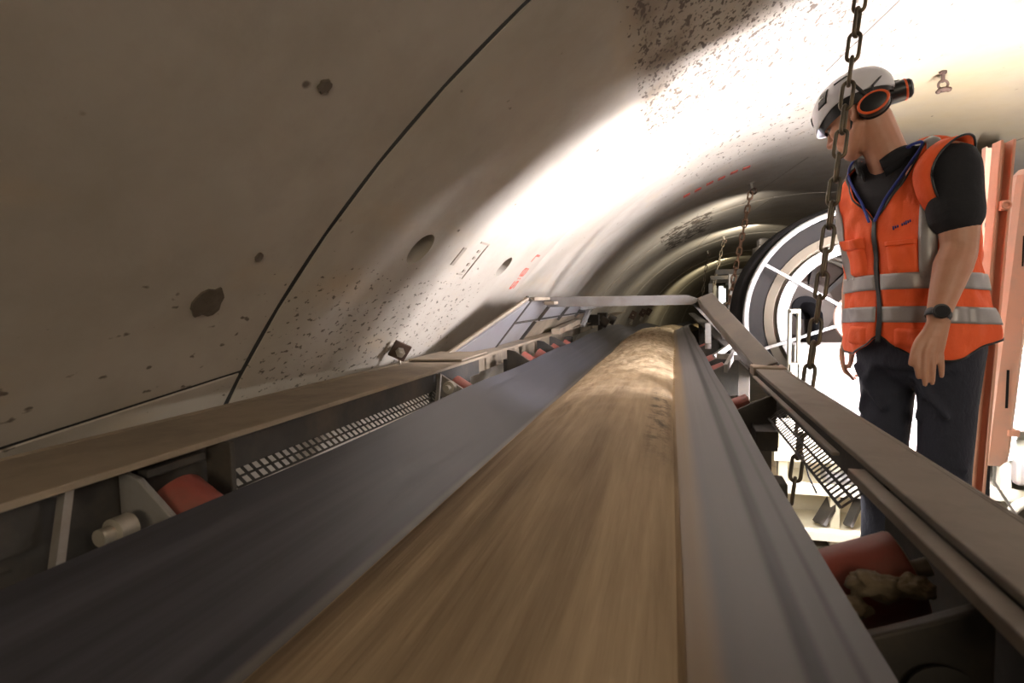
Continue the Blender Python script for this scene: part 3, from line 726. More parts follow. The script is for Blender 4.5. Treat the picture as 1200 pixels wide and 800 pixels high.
# ceiling anchors and the far chains
def anchor(p, label, s=1.0):
    t1, t2, nn = wframe(p); r0 = empty('ceiling_hook', p, label, 'hook', 'ceiling anchors')
    m = MB(); m.lathe([(0, 0), (.03*s, 0), (.03*s, .008*s), (.012*s, .01*s), (.012*s, .05*s), (0, .05*s)], p, nn, 16); m.build('anchor_bolt', 'bolt', r0, smooth=.6)
    m = MB(); m.torus(p+nn*.075*s, t1, .024*s, .008*s, 24, 8); m.build('eye', 'rust', r0, smooth=3)
anchor(tun(1.8, wang(Vector((ctop.x, 0, TZ+math.sqrt(TR**2-(ctop.x-TX)**2))))), 'eye bolt above the foreground chain beyond the frame top', .8)
pA = wall(880, 214)
for (u, v, u2, v2, mat, lab, hl) in ((880, 214, 851, 372, 'rust_chain', 'rusty pale chain hanging just left of the big hose reel', 'rusty hook in the dim ceiling above the rusty chain'),
                                     (848, 275, 834, 345, 'chain', 'dark thin chain hanging left of the rusty chain', 'dark hook holding the second chain from the reel'),
                                     (829, 297, 823, 348, 'chain', 'tiny dark chain hanging far down the tunnel left of the others', 'small dark hook farthest down the tunnel')):
    p = wall(u, v); Y = min(p.y, 12.0) if v != 297 else 11.6
    top = at(u, v, Y); dx = bend(Y)
    bot = at(u2, v2, Y-.2)
    pitch = .06 if Y < 6 else (.085 if Y < 10 else .11)
    an = math.degrees(math.acos(max(-1, min(1, (top.x-dx-TX)/TR)))); hp = tun(Y, an)
    chain(hp+Vector((0, 0, -.08)), bot, pitch, .014, .05, mat, lab, .5)
    anchor(hp, hl, 1.0)
# loose hook on the bright ceiling right of the helmet
hp = wall(1105, 84); t1, t2, nn = wframe(hp)
r0 = empty('ceiling_hook', hp, 'small muddy eye bolt on the bright ceiling right of the helmet', 'hook', 'ceiling anchors')
m = MB(); m.lathe([(0, 0), (.016, 0), (.016, .01), (.008, .012), (.008, .05), (0, .05)], hp, nn, 16); m.build('anchor_bolt', 'rust', r0, smooth=.6)
m = MB(); m.torus(hp+nn*.062, t1, .020, .006, 20, 8); m.build('eye', 'rust', r0, smooth=3)
m = MB(); m.ball(hp+nn*.085+Vector((.0, 0, 0)), (.026, .02, .012)); m.ball(hp+nn*.09+Vector((.022, 0, .004)), (.014, .012, .012)); m.ball(hp+nn*.09+Vector((-.02, 0, -.003)), (.012, .012, .010)); m.build('mud_lump', 'rust', r0, smooth=3)

# ------------------------------------------------------------------ diamond hanger plates on the left wall
def diamond(p, s, label, lk=True):
    t1, t2, nn = wframe(p); q = p+nn*.04; nn = (nn*.62-Vector((0, .75, 0))).normalized(); t1 = (t1-nn*t1.dot(nn)).normalized(); t2 = t1.cross(nn).normalized(); r0 = empty('hanger_plate', p, label, 'plate', 'diamond hanger plates on the left wall')
    t1, t2 = (t1+t2).normalized(), (t2-t1).normalized(); dn = Vector((0, 0, -1)); dn = (dn-nn*dn.dot(nn)).normalized(); m = MB(); a = [q+t1*s, q+t2*s, q-t1*s, q-t2*s]; m.hexa([x-nn*.006 for x in a]+[x+nn*.006 for x in a]); m.build('plate', 'rust', r0, bevel=.002)
    m = MB(); m.lathe([(0, -.032), (.010, -.032), (.010, .006), (.016, .006), (.016, .02), (.009, .021), (.009, .036), (0, .036)], q, nn, 6); m.build('bolt', 'bolt', r0, smooth=.6)
    if lk:
        m = MB(); b = q+dn*(s*1.08); m.torus(b, nn.cross(dn), s*.26, s*.07, 20, 8); m.torus(b+dn*s*.42, nn, s*.24, s*.07, 20, 8); m.build('shackle', 'bolt', r0, smooth=3)
diamond(wall(458, 403), .042, 'dark rusty diamond shaped plate bolted on the wall above the left rail')
for (u, v, lab) in ((738, 367, 'tiny dark diamond plate with hanger, nearest of three seen under the portal bar'), (750, 364.5, 'tiny dark diamond plate, middle of three seen under the portal bar'), (758, 364, 'tiny dark diamond plate, farthest of three seen under the portal bar')):
    for k in range(60):
        Y = 4+.25*k; q = at(u, v, Y)
        if math.hypot(q.x-TX-bend(Y), q.z-TZ) > TR: break
    an = math.degrees(math.atan2(q.z-TZ, q.x-TX-bend(Y))); diamond(tun(Y, an), .12, lab)
    m = 0

# ------------------------------------------------------------------ hose reel
RX, RZ = .929, -.12
rl = empty('hose_reel', (RX, 3.2, RZ-.6), 'large hose reel with white spoked front ring behind the man', 'reel')
m = MB(); m.torus((RX, 3.2, RZ), (0, 1, 0), .548, .0145, 96, 10); m.build('front_ring', 'steel_white', rl, smooth=3)
for k in range(7):
    a = math.radians(148+k*51.4); dr = Vector((math.cos(a), 0, math.sin(a)))
    m = MB(); m.bar(Vector((RX, 3.195, RZ))+dr*.09, Vector((RX, 3.2, RZ))+dr*.545, .016, .022, (0, 1, 0)); m.build('spoke', 'steel_white', rl, bevel=.002)
m = MB(); m.lathe([(0, -.01), (.135, -.01), (.14, 0), (.135, .012), (0, .012)], (RX+.01, 3.2, RZ), (0, 1, 0), 40); m.build('hub_disc', simple('pale_salmon_disc', (.40, .26, .20), .55, 0, .05, 12, (.24, .14, .09), .3), rl, smooth=.5)
# dark hose wound on the drum
for i in range(5):
    m = MB(); m.torus((RX, 3.36+.062*i, RZ), (0, 1, 0), .555, .036, 96, 10); m.build('hose_coil', 'hose', rl, smooth=3)
m = MB(); m.lathe([(.44, .0), (.53, -.03), (.555, 0), (.555, .06), (.44, .06)], (RX, 3.30, RZ), (0, 1, 0), 80); m.build('dark_flange', 'hose', rl, smooth=.7)
m = MB(); m.lathe([(.385, -.02), (.405, -.03), (.445, 0), (.445, .34), (.385, .34)], (RX, 3.29, RZ), (0, 1, 0), 80, True); m.build('cream_rim', 'drum_cream', rl, smooth=.7)
m = MB(); m.lathe([(.335, -.045), (.388, -.045), (.388, .02), (.335, .02)], (RX, 3.28, RZ), (0, 1, 0), 80, True); m.build('white_rim', 'steel_white', rl, smooth=.5)
m = MB(); m.lathe([(.50, 0), (.50, .9), (.36, .9)], (RX, 3.63, RZ), (0, 1, 0), 64); m.lathe([(.385, 0), (.40, .9)], (RX, 3.60, RZ), (0, 1, 0), 64); m.build('drum', 'brown', rl, smooth=.6)
m = MB(); m.lathe([(0, 0), (.42, 0), (.42, .02), (0, .02)], (RX, 4.50, RZ), (0, 1, 0), 48); m.build('back_plate', 'brown', rl, smooth=.5)
m = MB(); m.lathe([(0, -.015), (.20, -.015), (.20, 0), (0, 0)], (RX, 4.49, RZ+.02), (0, 1, 0), 40); m.build('hub_plate', simple('tan_hub', (.085, .06, .042), .55, .1, .1, 12), rl, smooth=.5)
m = MB(); m.lathe([(0, -.03), (.085, -.03), (.085, 0), (0, 0)], (RX, 4.47, RZ+.03), (0, 1, 0), 32); m.build('hub_flange', 'black', rl, smooth=.5)
m = MB(); m.tube([(RX, 4.44, RZ+.03), (RX+.02, 4.38, RZ+.03), (RX+.05, 4.34, RZ-.02), (RX+.055, 4.33, RZ-.12), (RX+.02, 4.33, RZ-.25)], .04, 14); m.build('hose_end', 'black', rl, smooth=1)
for R_, t_ in ((.37, .5), (.375, .72)):
    m = MB(); m.torus((RX, 3.6+t_, RZ), (0, 1, 0), R_, .014, 64, 8); m.build('inner_rib', 'drum_cream', rl, smooth=3)
m = MB()
for k in range(3):
    a = math.radians(80-35*k); m.bar((RX+.2*math.cos(a), 4.46, RZ+.2*math.sin(a)), (RX+.40*math.cos(a), 4.46, RZ+.40*math.sin(a)), .03, .03, (0, 1, 0))
m.build('back_rib', 'steel_dark', rl)
m = MB(); m.box((RX, 3.95, RZ-.60), (.5, .5, .10)); m.box((RX-.18, 3.95, -.86), (.08, .08, .27)); m.box((RX+.18, 3.95, -.86), (.08, .08, .27)); m.build('reel_stand', 'steel_dark', rl)

# ------------------------------------------------------------------ gantry equipment at lower right, brightly lit
# white box below the reel
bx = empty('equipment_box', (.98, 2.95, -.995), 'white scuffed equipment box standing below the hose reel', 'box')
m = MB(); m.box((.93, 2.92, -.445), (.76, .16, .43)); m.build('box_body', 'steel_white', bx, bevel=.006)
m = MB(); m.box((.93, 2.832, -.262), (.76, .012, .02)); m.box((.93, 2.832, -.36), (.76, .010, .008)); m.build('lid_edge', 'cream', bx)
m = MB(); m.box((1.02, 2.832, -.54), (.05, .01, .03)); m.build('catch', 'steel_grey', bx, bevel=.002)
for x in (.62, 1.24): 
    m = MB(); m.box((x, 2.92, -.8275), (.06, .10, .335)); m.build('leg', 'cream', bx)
# slotted upright in front of it
up = empty('slotted_upright', (.515, 2.72, -.995), 'pale slotted steel upright standing beside the conveyor channel', 'upright')
m = MB(); x0, x1, zt = .500, .548, -.062
m.box((x0+.006, 2.72, (zt-.995)/2), (.012, .03, .995+zt)); m.box((x1-.006, 2.72, (zt-.995)/2), (.012, .03, .995+zt)); m.box(((x0+x1)/2, 2.72, zt-.008), (x1-x0, .03, .02)); m.box(((x0+x1)/2, 2.72, -.6475), (x1-x0, .03, .695)); m.build('upright_post', 'cream', up, bevel=.003)
m = MB(); m.lathe([(0, 0), (.012, 0), (.012, .012), (0, .012)], (.524, 2.703, -.35), (0, -1, 0), 12); m.build('bolt_head', 'bolt', up)
# cream rack with shelves under the reel
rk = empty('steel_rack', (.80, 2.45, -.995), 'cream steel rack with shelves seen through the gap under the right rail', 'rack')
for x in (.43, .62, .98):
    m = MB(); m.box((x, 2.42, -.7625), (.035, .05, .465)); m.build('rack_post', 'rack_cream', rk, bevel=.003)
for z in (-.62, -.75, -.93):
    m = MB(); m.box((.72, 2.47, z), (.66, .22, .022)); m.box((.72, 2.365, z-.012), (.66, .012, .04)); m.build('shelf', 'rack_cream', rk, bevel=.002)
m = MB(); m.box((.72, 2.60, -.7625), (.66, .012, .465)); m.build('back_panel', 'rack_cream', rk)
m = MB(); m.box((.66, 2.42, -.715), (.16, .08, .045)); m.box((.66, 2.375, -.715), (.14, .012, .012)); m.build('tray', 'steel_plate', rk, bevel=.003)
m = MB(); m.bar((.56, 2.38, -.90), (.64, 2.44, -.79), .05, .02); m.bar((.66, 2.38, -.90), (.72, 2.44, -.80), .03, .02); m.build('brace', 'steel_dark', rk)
# cable running down the rack
m = MB(); m.tube([(.47, 2.34, -.55), (.49, 2.335, -.62), (.51, 2.335, -.70), (.54, 2.34, -.765)], .003, 8); tag(m.build('thin_cable', 'black', smooth=1), 'thin black cable hanging across the cream rack under the rail', 'cable')

# salmon channel posts
def channel_post(x0, x1, Y, zt, zb, dxb, label, clips):
    r0 = empty('channel_post', ((x0+x1)/2+dxb, Y, zb), label, 'post', 'salmon gantry posts')
    m = MB(); wd = x1-x0
    a, b = Vector(((x0+x1)/2, Y, zt)), Vector(((x0+x1)/2+dxb, Y, zb))
    m.bar(b, a, wd, .008, (0, 1, 0)); m.bar(b+Vector((-wd/2+.004, -.02, 0)), a+Vector((-wd/2+.004, -.02, 0)), .008, .05, (0, 1, 0)); m.bar(b+Vector((wd/2-.004, -.02, 0)), a+Vector((wd/2-.004, -.02, 0)), .008, .05, (0, 1, 0))
    m.build('channel', 'salmon', r0, bevel=.002)
    for z, mt in clips:
        t = (zt-z)/(zt-zb); c = a.lerp(b, t)
        m = MB(); m.box(c+Vector((0, -.05, 0)), (wd*.55, .018, .03)); m.torus(c+Vector((0, -.062, 0)), (0, 1, 0), .011, .004, 16, 6); m.build('clip', mt, r0, bevel=.002)
    return r0
pA_, pB_ = at(1151, 174, 4.1), at(1168, 174, 4.1)
channel_post(pA_.x, pB_.x, 4.10, pA_.z, -.995, -.03, 'salmon steel post directly behind the shoulder of the man', [(.40, 'steel_grey')])
qA, qB = at(1168, 168, 2.12), at(1186, 168, 2.12)
channel_post(qA.x-.01, qB.x-.01, 2.12, qA.z, -.995, -.055, 'salmon steel post between the man and the light fixture', [(.26, 'salmon'), (-.15, 'salmon')])

# ------------------------------------------------------------------ light fixture
LY = 2.28
lf = empty('light_fixture', (1.06, LY, -.6), 'tall salmon batten light fixture glowing along its right edge', 'light fixture')
ztop, zbot = .40, -.60
def fx(z): return lerp(1.135, 1.068, (ztop-z)/(ztop-zbot))
m = MB(); rings = []
for z, k in ((ztop, .55), (ztop-.02, .92), (ztop-.05, 1), (0, 1), (zbot+.05, 1), (zbot+.02, .92), (zbot, .6)):
    wd = .043*k; rings.append([(fx(z)-wd, LY, z), (fx(z)-wd*.92, LY-.024*k, z), (fx(z)-wd*.6, LY-.038*k, z), (fx(z)+wd*.6, LY-.038*k, z), (fx(z)+wd*.92, LY-.024*k, z), (fx(z)+wd, LY, z)])
m.loft(rings); m.build('housing', 'salmon_fixture', lf, smooth=.5)
for z in (.30, -.10, -.48):
    m = MB(); m.box((fx(z)+.035, LY-.028, z), (.034, .030, .022)); m.box((fx(z)+.043, LY-.002, z), (.012, .03, .03)); m.build('clip', 'salmon', lf, bevel=.003)
m = MB(); m.box((fx(-.3)-.0, LY-.0385, -.33), (.007, .004, .13)); m.build('slot', 'black', lf)
m = MB(); m.box((fx(.1)+.0, LY-.0385, .13), (.004, .004, .10)); m.build('slot', 'black', lf)
m = MB(); m.tube([(fx(ztop-.05)+.016, LY+.028, ztop-.05), (fx(zbot+.05)+.016, LY+.028, zbot+.05)], .014, 16); m.build('lamp_tube', 'tube', lf, smooth=.6)
# translucent cover wider than the housing on its right side
t = NT('fixture_cover'); tr = t.n('ShaderNodeBsdfTransparent'); mx = t.n('ShaderNodeMixShader'); mx.inputs[0].default_value = .02
t.l(tr.outputs[0], mx.inputs[1]); t.l(t.b.outputs[0], mx.inputs[2]); t.l(mx.outputs[0], t.t.nodes['Material Output'].inputs[0])
M['cover'] = t.done((.9, .9, .9), .2)
m = MB(); rings = []
for z, k in ((ztop-.015, .8), (ztop-.04, 1), (zbot+.04, 1), (zbot+.015, .8)):
    rings.append([(fx(z)+.016+.052*k*math.cos(a), LY+.002+.055*k*math.sin(a), z) for a in [PI*i/10 for i in range(11)]])
R_ = [[m.b.verts.new(Vector(p)) for p in r] for r in rings]; m.skin(R_, False); m.build('cover', 'cover', lf, smooth=.8)
for dx, c_ in ((.0, 'black'), (.02, 'pipe_grey')):
    m = MB(); m.tube([(1.055+dx, LY-.01, -.60), (1.055+dx, LY-.012, -.66), (1.05+dx*4, LY-.03, -.76), (1.06+dx*6, LY-.04, -.86), (1.06+dx*6, LY-.04, -.99)], .007 if dx == 0 else .0045, 10)
    tag(m.build('power_cable', c_, smooth=1), 'thick dark cable hanging from the bottom of the light fixture' if dx == 0 else 'thin grey cable looping down from the light fixture', 'cable')
# cream cable tray and bracket frame right of and below the fixture
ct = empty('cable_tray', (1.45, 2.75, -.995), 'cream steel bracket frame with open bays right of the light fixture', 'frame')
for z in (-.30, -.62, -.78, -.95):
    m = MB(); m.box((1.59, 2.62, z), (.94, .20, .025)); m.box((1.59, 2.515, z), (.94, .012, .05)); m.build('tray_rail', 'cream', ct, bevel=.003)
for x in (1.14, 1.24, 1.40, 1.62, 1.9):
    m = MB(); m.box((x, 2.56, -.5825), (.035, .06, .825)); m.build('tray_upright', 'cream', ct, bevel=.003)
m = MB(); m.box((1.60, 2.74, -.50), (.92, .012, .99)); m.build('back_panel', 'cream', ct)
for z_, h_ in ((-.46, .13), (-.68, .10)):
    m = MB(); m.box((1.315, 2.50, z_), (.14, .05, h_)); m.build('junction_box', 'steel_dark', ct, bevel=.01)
m = MB(); m.torus((1.32, 2.46, -.88), (0, 1, 0), .11, .018, 40, 10); tag(m.build('hose_loop', 'cream', smooth=3), 'pale looped hose at the bottom right below the fixture', 'hose')

# pipes and clutter deep in the tunnel
def pipe(pts, r, mat, label, name='pipe', grp='pipes deep in the tunnel'):
    m = MB(); m.tube(pts, r, 16); tag(m.build(name, mat, smooth=1), label, 'pipe', grp)
gf = empty('service_frame', (1.2, 7.5, -.995), 'dark service frame with uprights deep in the tunnel left of the reel', 'frame')
for i, (x, Y) in enumerate(((.66, 7.2), (.95, 7.2), (.78, 9.2), (1.05, 9.2), (.95, 11.5), (1.2, 11.5), (.47, 8.4), (.56, 9.8), (.50, 10.6), (.72, 10.9), (.62, 12.6), (.80, 13.2))):
    m = MB(); m.box((x+bend(Y), Y, -.345 if i < 6 else -.40), (.05, .05, 1.3 if i < 6 else 1.19)); m.build('upright', 'cream' if i % 2 else 'steel_grey', gf)
for Y in (7.2, 9.2, 11.5):
    m = MB(); m.box((.86+bend(Y), Y, .30), (.75, .06, .06)); m.box((.86+bend(Y), Y, -.1), (.75, .04, .04)); m.build('cross_beam', 'steel_dark', gf)
for k, (x, z, r) in enumerate(((.80, .24, .035), (.98, .30, .05), (1.12, .12, .06))):
    pipe([(x+bend(Y)*1.0, Y, z) for Y in (5.6, 7, 8.5, 10, 12, 14, 17, 20)], r, ('pipe_grey', 'steel_dark', 'hose')[k], ('thin grey pipe along the service frame', 'dark pipe over the service frame', 'thick dark hose behind the reel')[k])
m = MB(); m.box((1.05, 6.4, .44), (.4, .5, .16)); m.box((.92, 6.3, .55), (.12, .2, .08)); tag(m.build('junction_cabinet', 'steel_dark', bevel=.02), 'dark cabinet on top of the pipes behind the reel', 'cabinet')
for k, (x, Y) in enumerate(((.60, 8.2), (.72, 10.4))):
    r0 = empty('strip_light', (x+bend(Y), Y, .0), ('small bright strip light deep in the tunnel, nearer of two', 'small bright strip light deep in the tunnel, farther of two')[k], 'light')
    m = MB(); m.tube([(x+bend(Y), Y, -.12), (x+bend(Y), Y, .14)], .025, 10); m.build('tube', mat_emit('strip_tube', (.9, .95, 1), 6.0), r0)
    m = MB(); m.box((x+bend(Y), Y+.04, .01), (.06, .03, .30)); m.build('housing', 'cream', r0)

# ------------------------------------------------------------------ the man in the orange vest
pr = empty('person', (.76, 2.06, -.995), 'man in orange hi-vis vest, white helmet and dark trousers leaning to look at the belt', 'person')
def cone_chain(mb, pts, rad, seg=18, sub=5):
    """smooth tapering limb with round ends through points (Catmull-Rom)"""
    P = [Vector(p) for p in pts]; n = len(P); out = []; rr = []
    for i in range(n-1):
        p0, p1, p2, p3 = P[max(i-1, 0)], P[i], P[i+1], P[min(i+2, n-1)]
        for k in range(sub):
            t = k/sub; out.append(.5*((2*p1)+(p2-p0)*t+(2*p0-5*p1+4*p2-p3)*t*t+(3*p1-p0-3*p2+p3)*t**3)); rr.append(lerp(rad[i], rad[i+1], t))
    out.append(P[-1]); rr.append(rad[-1])
    d0 = (out[0]-out[1]).normalized(); d1 = (out[-1]-out[-2]).normalized()
    a = [(out[0]+d0*rr[0]*math.sin(x), rr[0]*math.cos(x)) for x in (1.45, 1.1, .7, .35)]
    b = [(out[-1]+d1*rr[-1]*math.sin(x), rr[-1]*math.cos(x)) for x in (.35, .7, 1.1, 1.45)]
    mb.tube([q for q, _ in a]+out+[q for q, _ in b], [r for _, r in a]+rr+[r for _, r in b], seg)
# ---- torso frame: sections (height z, centre x, y, half width along the shoulders, half depth, exponent)
LF = Vector((.563, -.827, 0)).normalized(); FW = Vector((-.827, -.563, 0)).normalized()
SECT = [(-.235, .752, 2.065, .176, .120), (-.14, .752, 2.063, .178, .124), (-.04, .742, 2.062, .172, .120), (.06, .732, 2.062, .172, .120), (.15, .722, 2.064, .178, .126),
        (.24, .713, 2.068, .184, .130), (.31, .708, 2.07, .182, .122), (.36, .704, 2.072, .178, .105), (.395, .700, 2.072, .160, .088), (.425, .694, 2.071, .120, .074), (.445, .688, 2.07, .080, .066)]
def sect(z):
    for a, b in zip(SECT, SECT[1:]):
        if a[0] <= z <= b[0]: 
            t = (z-a[0])/(b[0]-a[0]); return [lerp(a[i], b[i], t) for i in range(1, 5)]
    return SECT[-1][1:] if z > SECT[-1][0] else SECT[0][1:]
def tpoint(u, z, off=0.0, e=2.35):
    """u = 0 straight ahead, + towards his left; superelliptic torso surface"""
    x, y, a, b = sect(z); c, s = math.cos(u), math.sin(u)
    f = lambda v: math.copysign(abs(v)**(2/e), v)
    p = Vector((x, y, z))+LF*f(s)*(a+off)+FW*f(c)*(b+off)
    sl = LF.dot(p-Vector((x, y, 0)))
    p.z += .050*sstep(.05, .17, sl)*sstep(.28, .385, z)
    return p
def torso(mb, off, z0, z1, nz=24, nu=48):
    mb.loft([[tpoint(2*PI*k/nu, lerp(z0, z1, i/nz), off) for k in range(nu)] for i in range(nz+1)])
# ---- joints
Lsh, Lel, Lwr = at(1113, 192, 1.88), at(1124, 287, 1.855), at(1099, 370, 1.80)
Rsh, Rel, Rwr = at(1016, 222, 2.18), at(1004, 322, 2.28), at(996, 386, 2.22)
hd = at(1003, 137, 2.06)
azh = math.radians(126); pit = math.radians(26)
Fh = Vector((-math.sin(azh), -math.cos(azh), 0)); Sh = Vector((-Fh.y, Fh.x, 0)); HF = (Fh*math.cos(pit)-Vector((0, 0, 1))*math.sin(pit)).normalized(); HU = Sh.cross(HF)*-1
if HU.z < 0: HU = -HU
rollh = Matrix.Rotation(-.0, 3, HF); HS = rollh @ Sh; HU = rollh @ HU
HM = Matrix((( HF.x, HS.x, HU.x), (HF.y, HS.y, HU.y), (HF.z, HS.z, HU.z))).to_4x4()
KH = .93
def H(f, s, u): return hd+(HF*f+HS*s+HU*u)*KH
# ---- skin: one continuous body
mb = MB()
torso(mb, -.028, -.22, .43)
neck0, neck1 = Vector((.685, 2.068, .37)), H(-.030, 0, -.045)
cone_chain(mb, [neck0, neck0.lerp(neck1, .5)+FW*-.004, neck1], [.066, .056, .058])
mb.ball(H(-.012, 0, .035), (.098, .076, .092), HM.to_3x3().to_4x4(), 32)                 # cranium
mb.ball(H(.025, 0, -.035), (.060, .062, .080), HM, 28)                  # face
cone_chain(mb, [H(-.005, -.055, -.055), H(.035, -.042, -.092), H(.068, 0, -.106), H(.035, .042, -.092), H(-.005, .055, -.055)], [.020, .019, .020, .019, .020], 14)   # jaw
mb.ball(H(.071, 0, -.100), (.018, .020, .016), HM, 14)                      # chin
cone_chain(mb, [H(.085, 0, .006), H(.098, 0, -.018), H(.107, 0, -.036)], [.010, .010, .0125], 12)         # nose
mb.ball(H(.094, .011, -.040), (.010, .008, .007), HM, 12); mb.ball(H(.094, -.011, -.040), (.010, .008, .007), HM, 12)
cone_chain(mb, [H(.070, -.040, .016), H(.086, -.018, .020), H(.088, 0, .016), H(.086, .018, .020), H(.070, .040, .016)], [.011, .012, .010, .012, .011], 12)   # brow
cone_chain(mb, [H(.072, -.022, -.068), H(.086, 0, -.063), H(.072, .022, -.068)], [.006, .008, .006], 10)
cone_chain(mb, [H(.070, -.020, -.077), H(.083, 0, -.075), H(.070, .020, -.077)], [.007, .009, .007], 10)
for s in (-1, 1):
    mb.ball(H(.055, .040*s, -.025), (.026, .022, .024), HM, 16)             # cheekbone
    cone_chain(mb, [H(-.008, .076*s, .012), H(-.022, .082*s, .010), H(-.026, .081*s, -.012), H(-.014, .077*s, -.034), H(-.006, .074*s, -.030)], [.008, .009, .009, .009, .007], 10)   # ear
    mb.ball(H(-.012, .074*s, -.006), (.014, .007, .020), HM, 12)
# arms
cone_chain(mb, [Lsh, Lsh.lerp(Lel, .5)+Vector((.004, 0, 0)), Lel, Lel.lerp(Lwr, .3), Lel.lerp(Lwr, .7), Lwr], [.062, .054, .044, .047, .036, .027])
cone_chain(mb, [Rsh, Rsh.lerp(Rel, .5), Rel, Rel.lerp(Rwr, .3), Rwr], [.058, .050, .041, .041, .026])
cone_chain(mb, [Vector((.70, 2.07, .32)), Lsh], [.06, .056]); cone_chain(mb, [Vector((.70, 2.07, .31)), Rsh], [.06, .056])
# left hand: back of the hand to the camera, fingers hanging
def hand(wr, kn, tips, mids, thumb, yw, yk, yt, rr=.0076):
    W = at(*wr, yw)
    K = [at(*k, yk[i]) for i, k in enumerate(kn)]; Mi = [at(*k, yt[i]*.5+yk[i]*.5-.004) for i, k in enumerate(mids)]; T = [at(*k, yt[i]) for i, k in enumerate(tips)]
    for i in range(4):
        w0 = W.lerp(at(*wr, yw)+(K[i]-K[1])*.45, 1)
        cone_chain(mb, [w0, K[i]], [.0165, .0106], 14)
        cone_chain(mb, [K[i], Mi[i], Mi[i].lerp(T[i], .55), T[i]], [.0098-.0006*(i == 3), rr+.0006, rr-.0002, rr-.0016], 12, 4)
    for a, b in zip(K, K[1:]): cone_chain(mb, [W.lerp(a, .35), W.lerp(b, .75)], [.0150, .0125], 12); cone_chain(mb, [W.lerp(b, .45), W.lerp(a, .8)], [.0150, .0115], 12)
    th = [at(*t[:2], t[2]) for t in thumb]; cone_chain(mb, th, [.0150, .0125, .0098, .0080], 12, 4)
LY_ = 1.862
hand((1098, 378), [(1076, 409), (1084, 413), (1093, 413), (1101.5, 410)], [(1076, 442), (1084, 450.5), (1092.5, 449), (1103.5, 440.5)], [(1074.5, 427), (1083.5, 432), (1093, 431), (1103, 426)],
     [(1089, 387, 1.798), (1077, 401, 1.792), (1071, 414, 1.788), (1068, 426, 1.787)], 1.796, (1.788, 1.782, 1.783, 1.788), (1.782, 1.776, 1.778, 1.782))
hand((996, 390), [(987, 412), (986.5, 418), (989, 423), (993, 425)], [(1000, 444.5), (1002, 443), (1005, 440), (1007, 437)], [(989, 430), (990, 434), (994, 435), (998, 434)],
     [(997, 397, 2.21), (999, 408, 2.20), (998, 420, 2.195), (996, 429, 2.195)], 2.22, (2.215, 2.228, 2.24, 2.252), (2.205, 2.222, 2.238, 2.252), .0078)
# legs inside the trousers
Lh, Lk, La = Vector((.815, 2.00, -.18)), Vector((.815, 1.98, -.56)), Vector((.812, 2.00, -.98))
Rh, Rk, Ra = Vector((.695, 2.12, -.18)), Vector((.690, 2.10, -.56)), Vector((.705, 2.13, -.98))
for a, b, c in ((Lh, Lk, La), (Rh, Rk, Ra)): cone_chain(mb, [a, a.lerp(b, .5), b, b.lerp(c, .35), c], [.072, .066, .050, .050, .034])
body = mb.build('body', 'skin'); 
baked(body, [('REMESH', dict(mode='VOXEL', voxel_size=.0032)), ('SMOOTH', dict(factor=.5, iterations=4))])
body.data.materials.clear(); body.data.materials.append(M['skin']); body.data.shade_smooth(); put(body, pr)
for s in (-1, 1):
    m = MB(); m.ball(H(.074, .030*s, -.004), .0115, None, 14); e_ = m.build('eye', 'eye', pr, smooth=3)
    m = MB(); cone_chain(m, [H(.080, .046*s, .020), H(.0935, .030*s, .026), H(.0955, .014*s, .023)], [.003, .0045, .0035], 8); m.build('eyebrow', 'hair', pr, smooth=3)
# finger nails on the left hand
# hair at nape and temples
m = MB(); nu, nv = 26, 10; rings = []
for j in range(nv+1):
    ph = lerp(-.62, .25, j/nv); rings.append([H(-.012+.1005*math.cos(a)*math.cos(ph), .0785*math.sin(a)*math.cos(ph), .035+.0945*math.sin(ph)) for a in [lerp(1.95, 2*PI-1.95, i/nu) for i in range(nu+1)]])
R_ = [[m.b.verts.new(p) for p in r] for r in rings]; m.skin(R_, False)
h_ = m.build('hair', 'hair'); baked(h_, [('SOLIDIFY', dict(thickness=.004, offset=0.0))]); h_.data.shade_smooth(); put(h_, pr)
# ---- trousers
mb = MB()
def leg_tr(mb, hip, kn, an, s):
    P = [hip+Vector((0, 0, .07)), hip, hip.lerp(kn, .45), kn+FW*.012, kn.lerp(an, .45), an+Vector((0, 0, .03))]
    cone_chain(mb, P, [.094, .096, .076, .069, .069, .075], 24, 6)
leg_tr(mb, Lh, Lk, La, 1); leg_tr(mb, Rh, Rk, Ra, -1)
torso(mb, -.006, -.235, -.06, 8)
mb.ball((.752, 2.062, -.22), (.10, .10, .085))
# folds: knee creases and drag lines
for (hip, kn, an) in ((Lh, Lk, La), (Rh, Rk, Ra)):
    for dz in (-.05, -.005, .045, -.11):
        c_ = kn+Vector((0, 0, dz))+FW*.01
        cone_chain(mb, [c_+LF*-.070+FW*.02, c_+FW*.066+Vector((0, 0, .012)), c_+LF*.070+FW*.015+Vector((0, 0, -.01))], [.010, .014, .010], 10)
    cone_chain(mb, [hip+FW*.085+LF*-.05+Vector((0, 0, -.06)), hip+FW*.092+Vector((0, 0, -.12)), hip.lerp(kn, .5)+FW*.075+LF*.05], [.010, .013, .010], 10)
    cone_chain(mb, [hip+FW*.08+LF*.08, hip+FW*.09+LF*.02+Vector((0, 0, -.05)), hip.lerp(kn, .55)+FW*.074+LF*-.04], [.010, .012, .008], 10)
tr = mb.build('trousers', 'jeans'); baked(tr, [('REMESH', dict(mode='VOXEL', voxel_size=.006)), ('SMOOTH', dict(factor=.5, iterations=22))])
tr.data.materials.clear(); tr.data.materials.append(M['jeans']); tr.data.shade_smooth(); put(tr, pr)
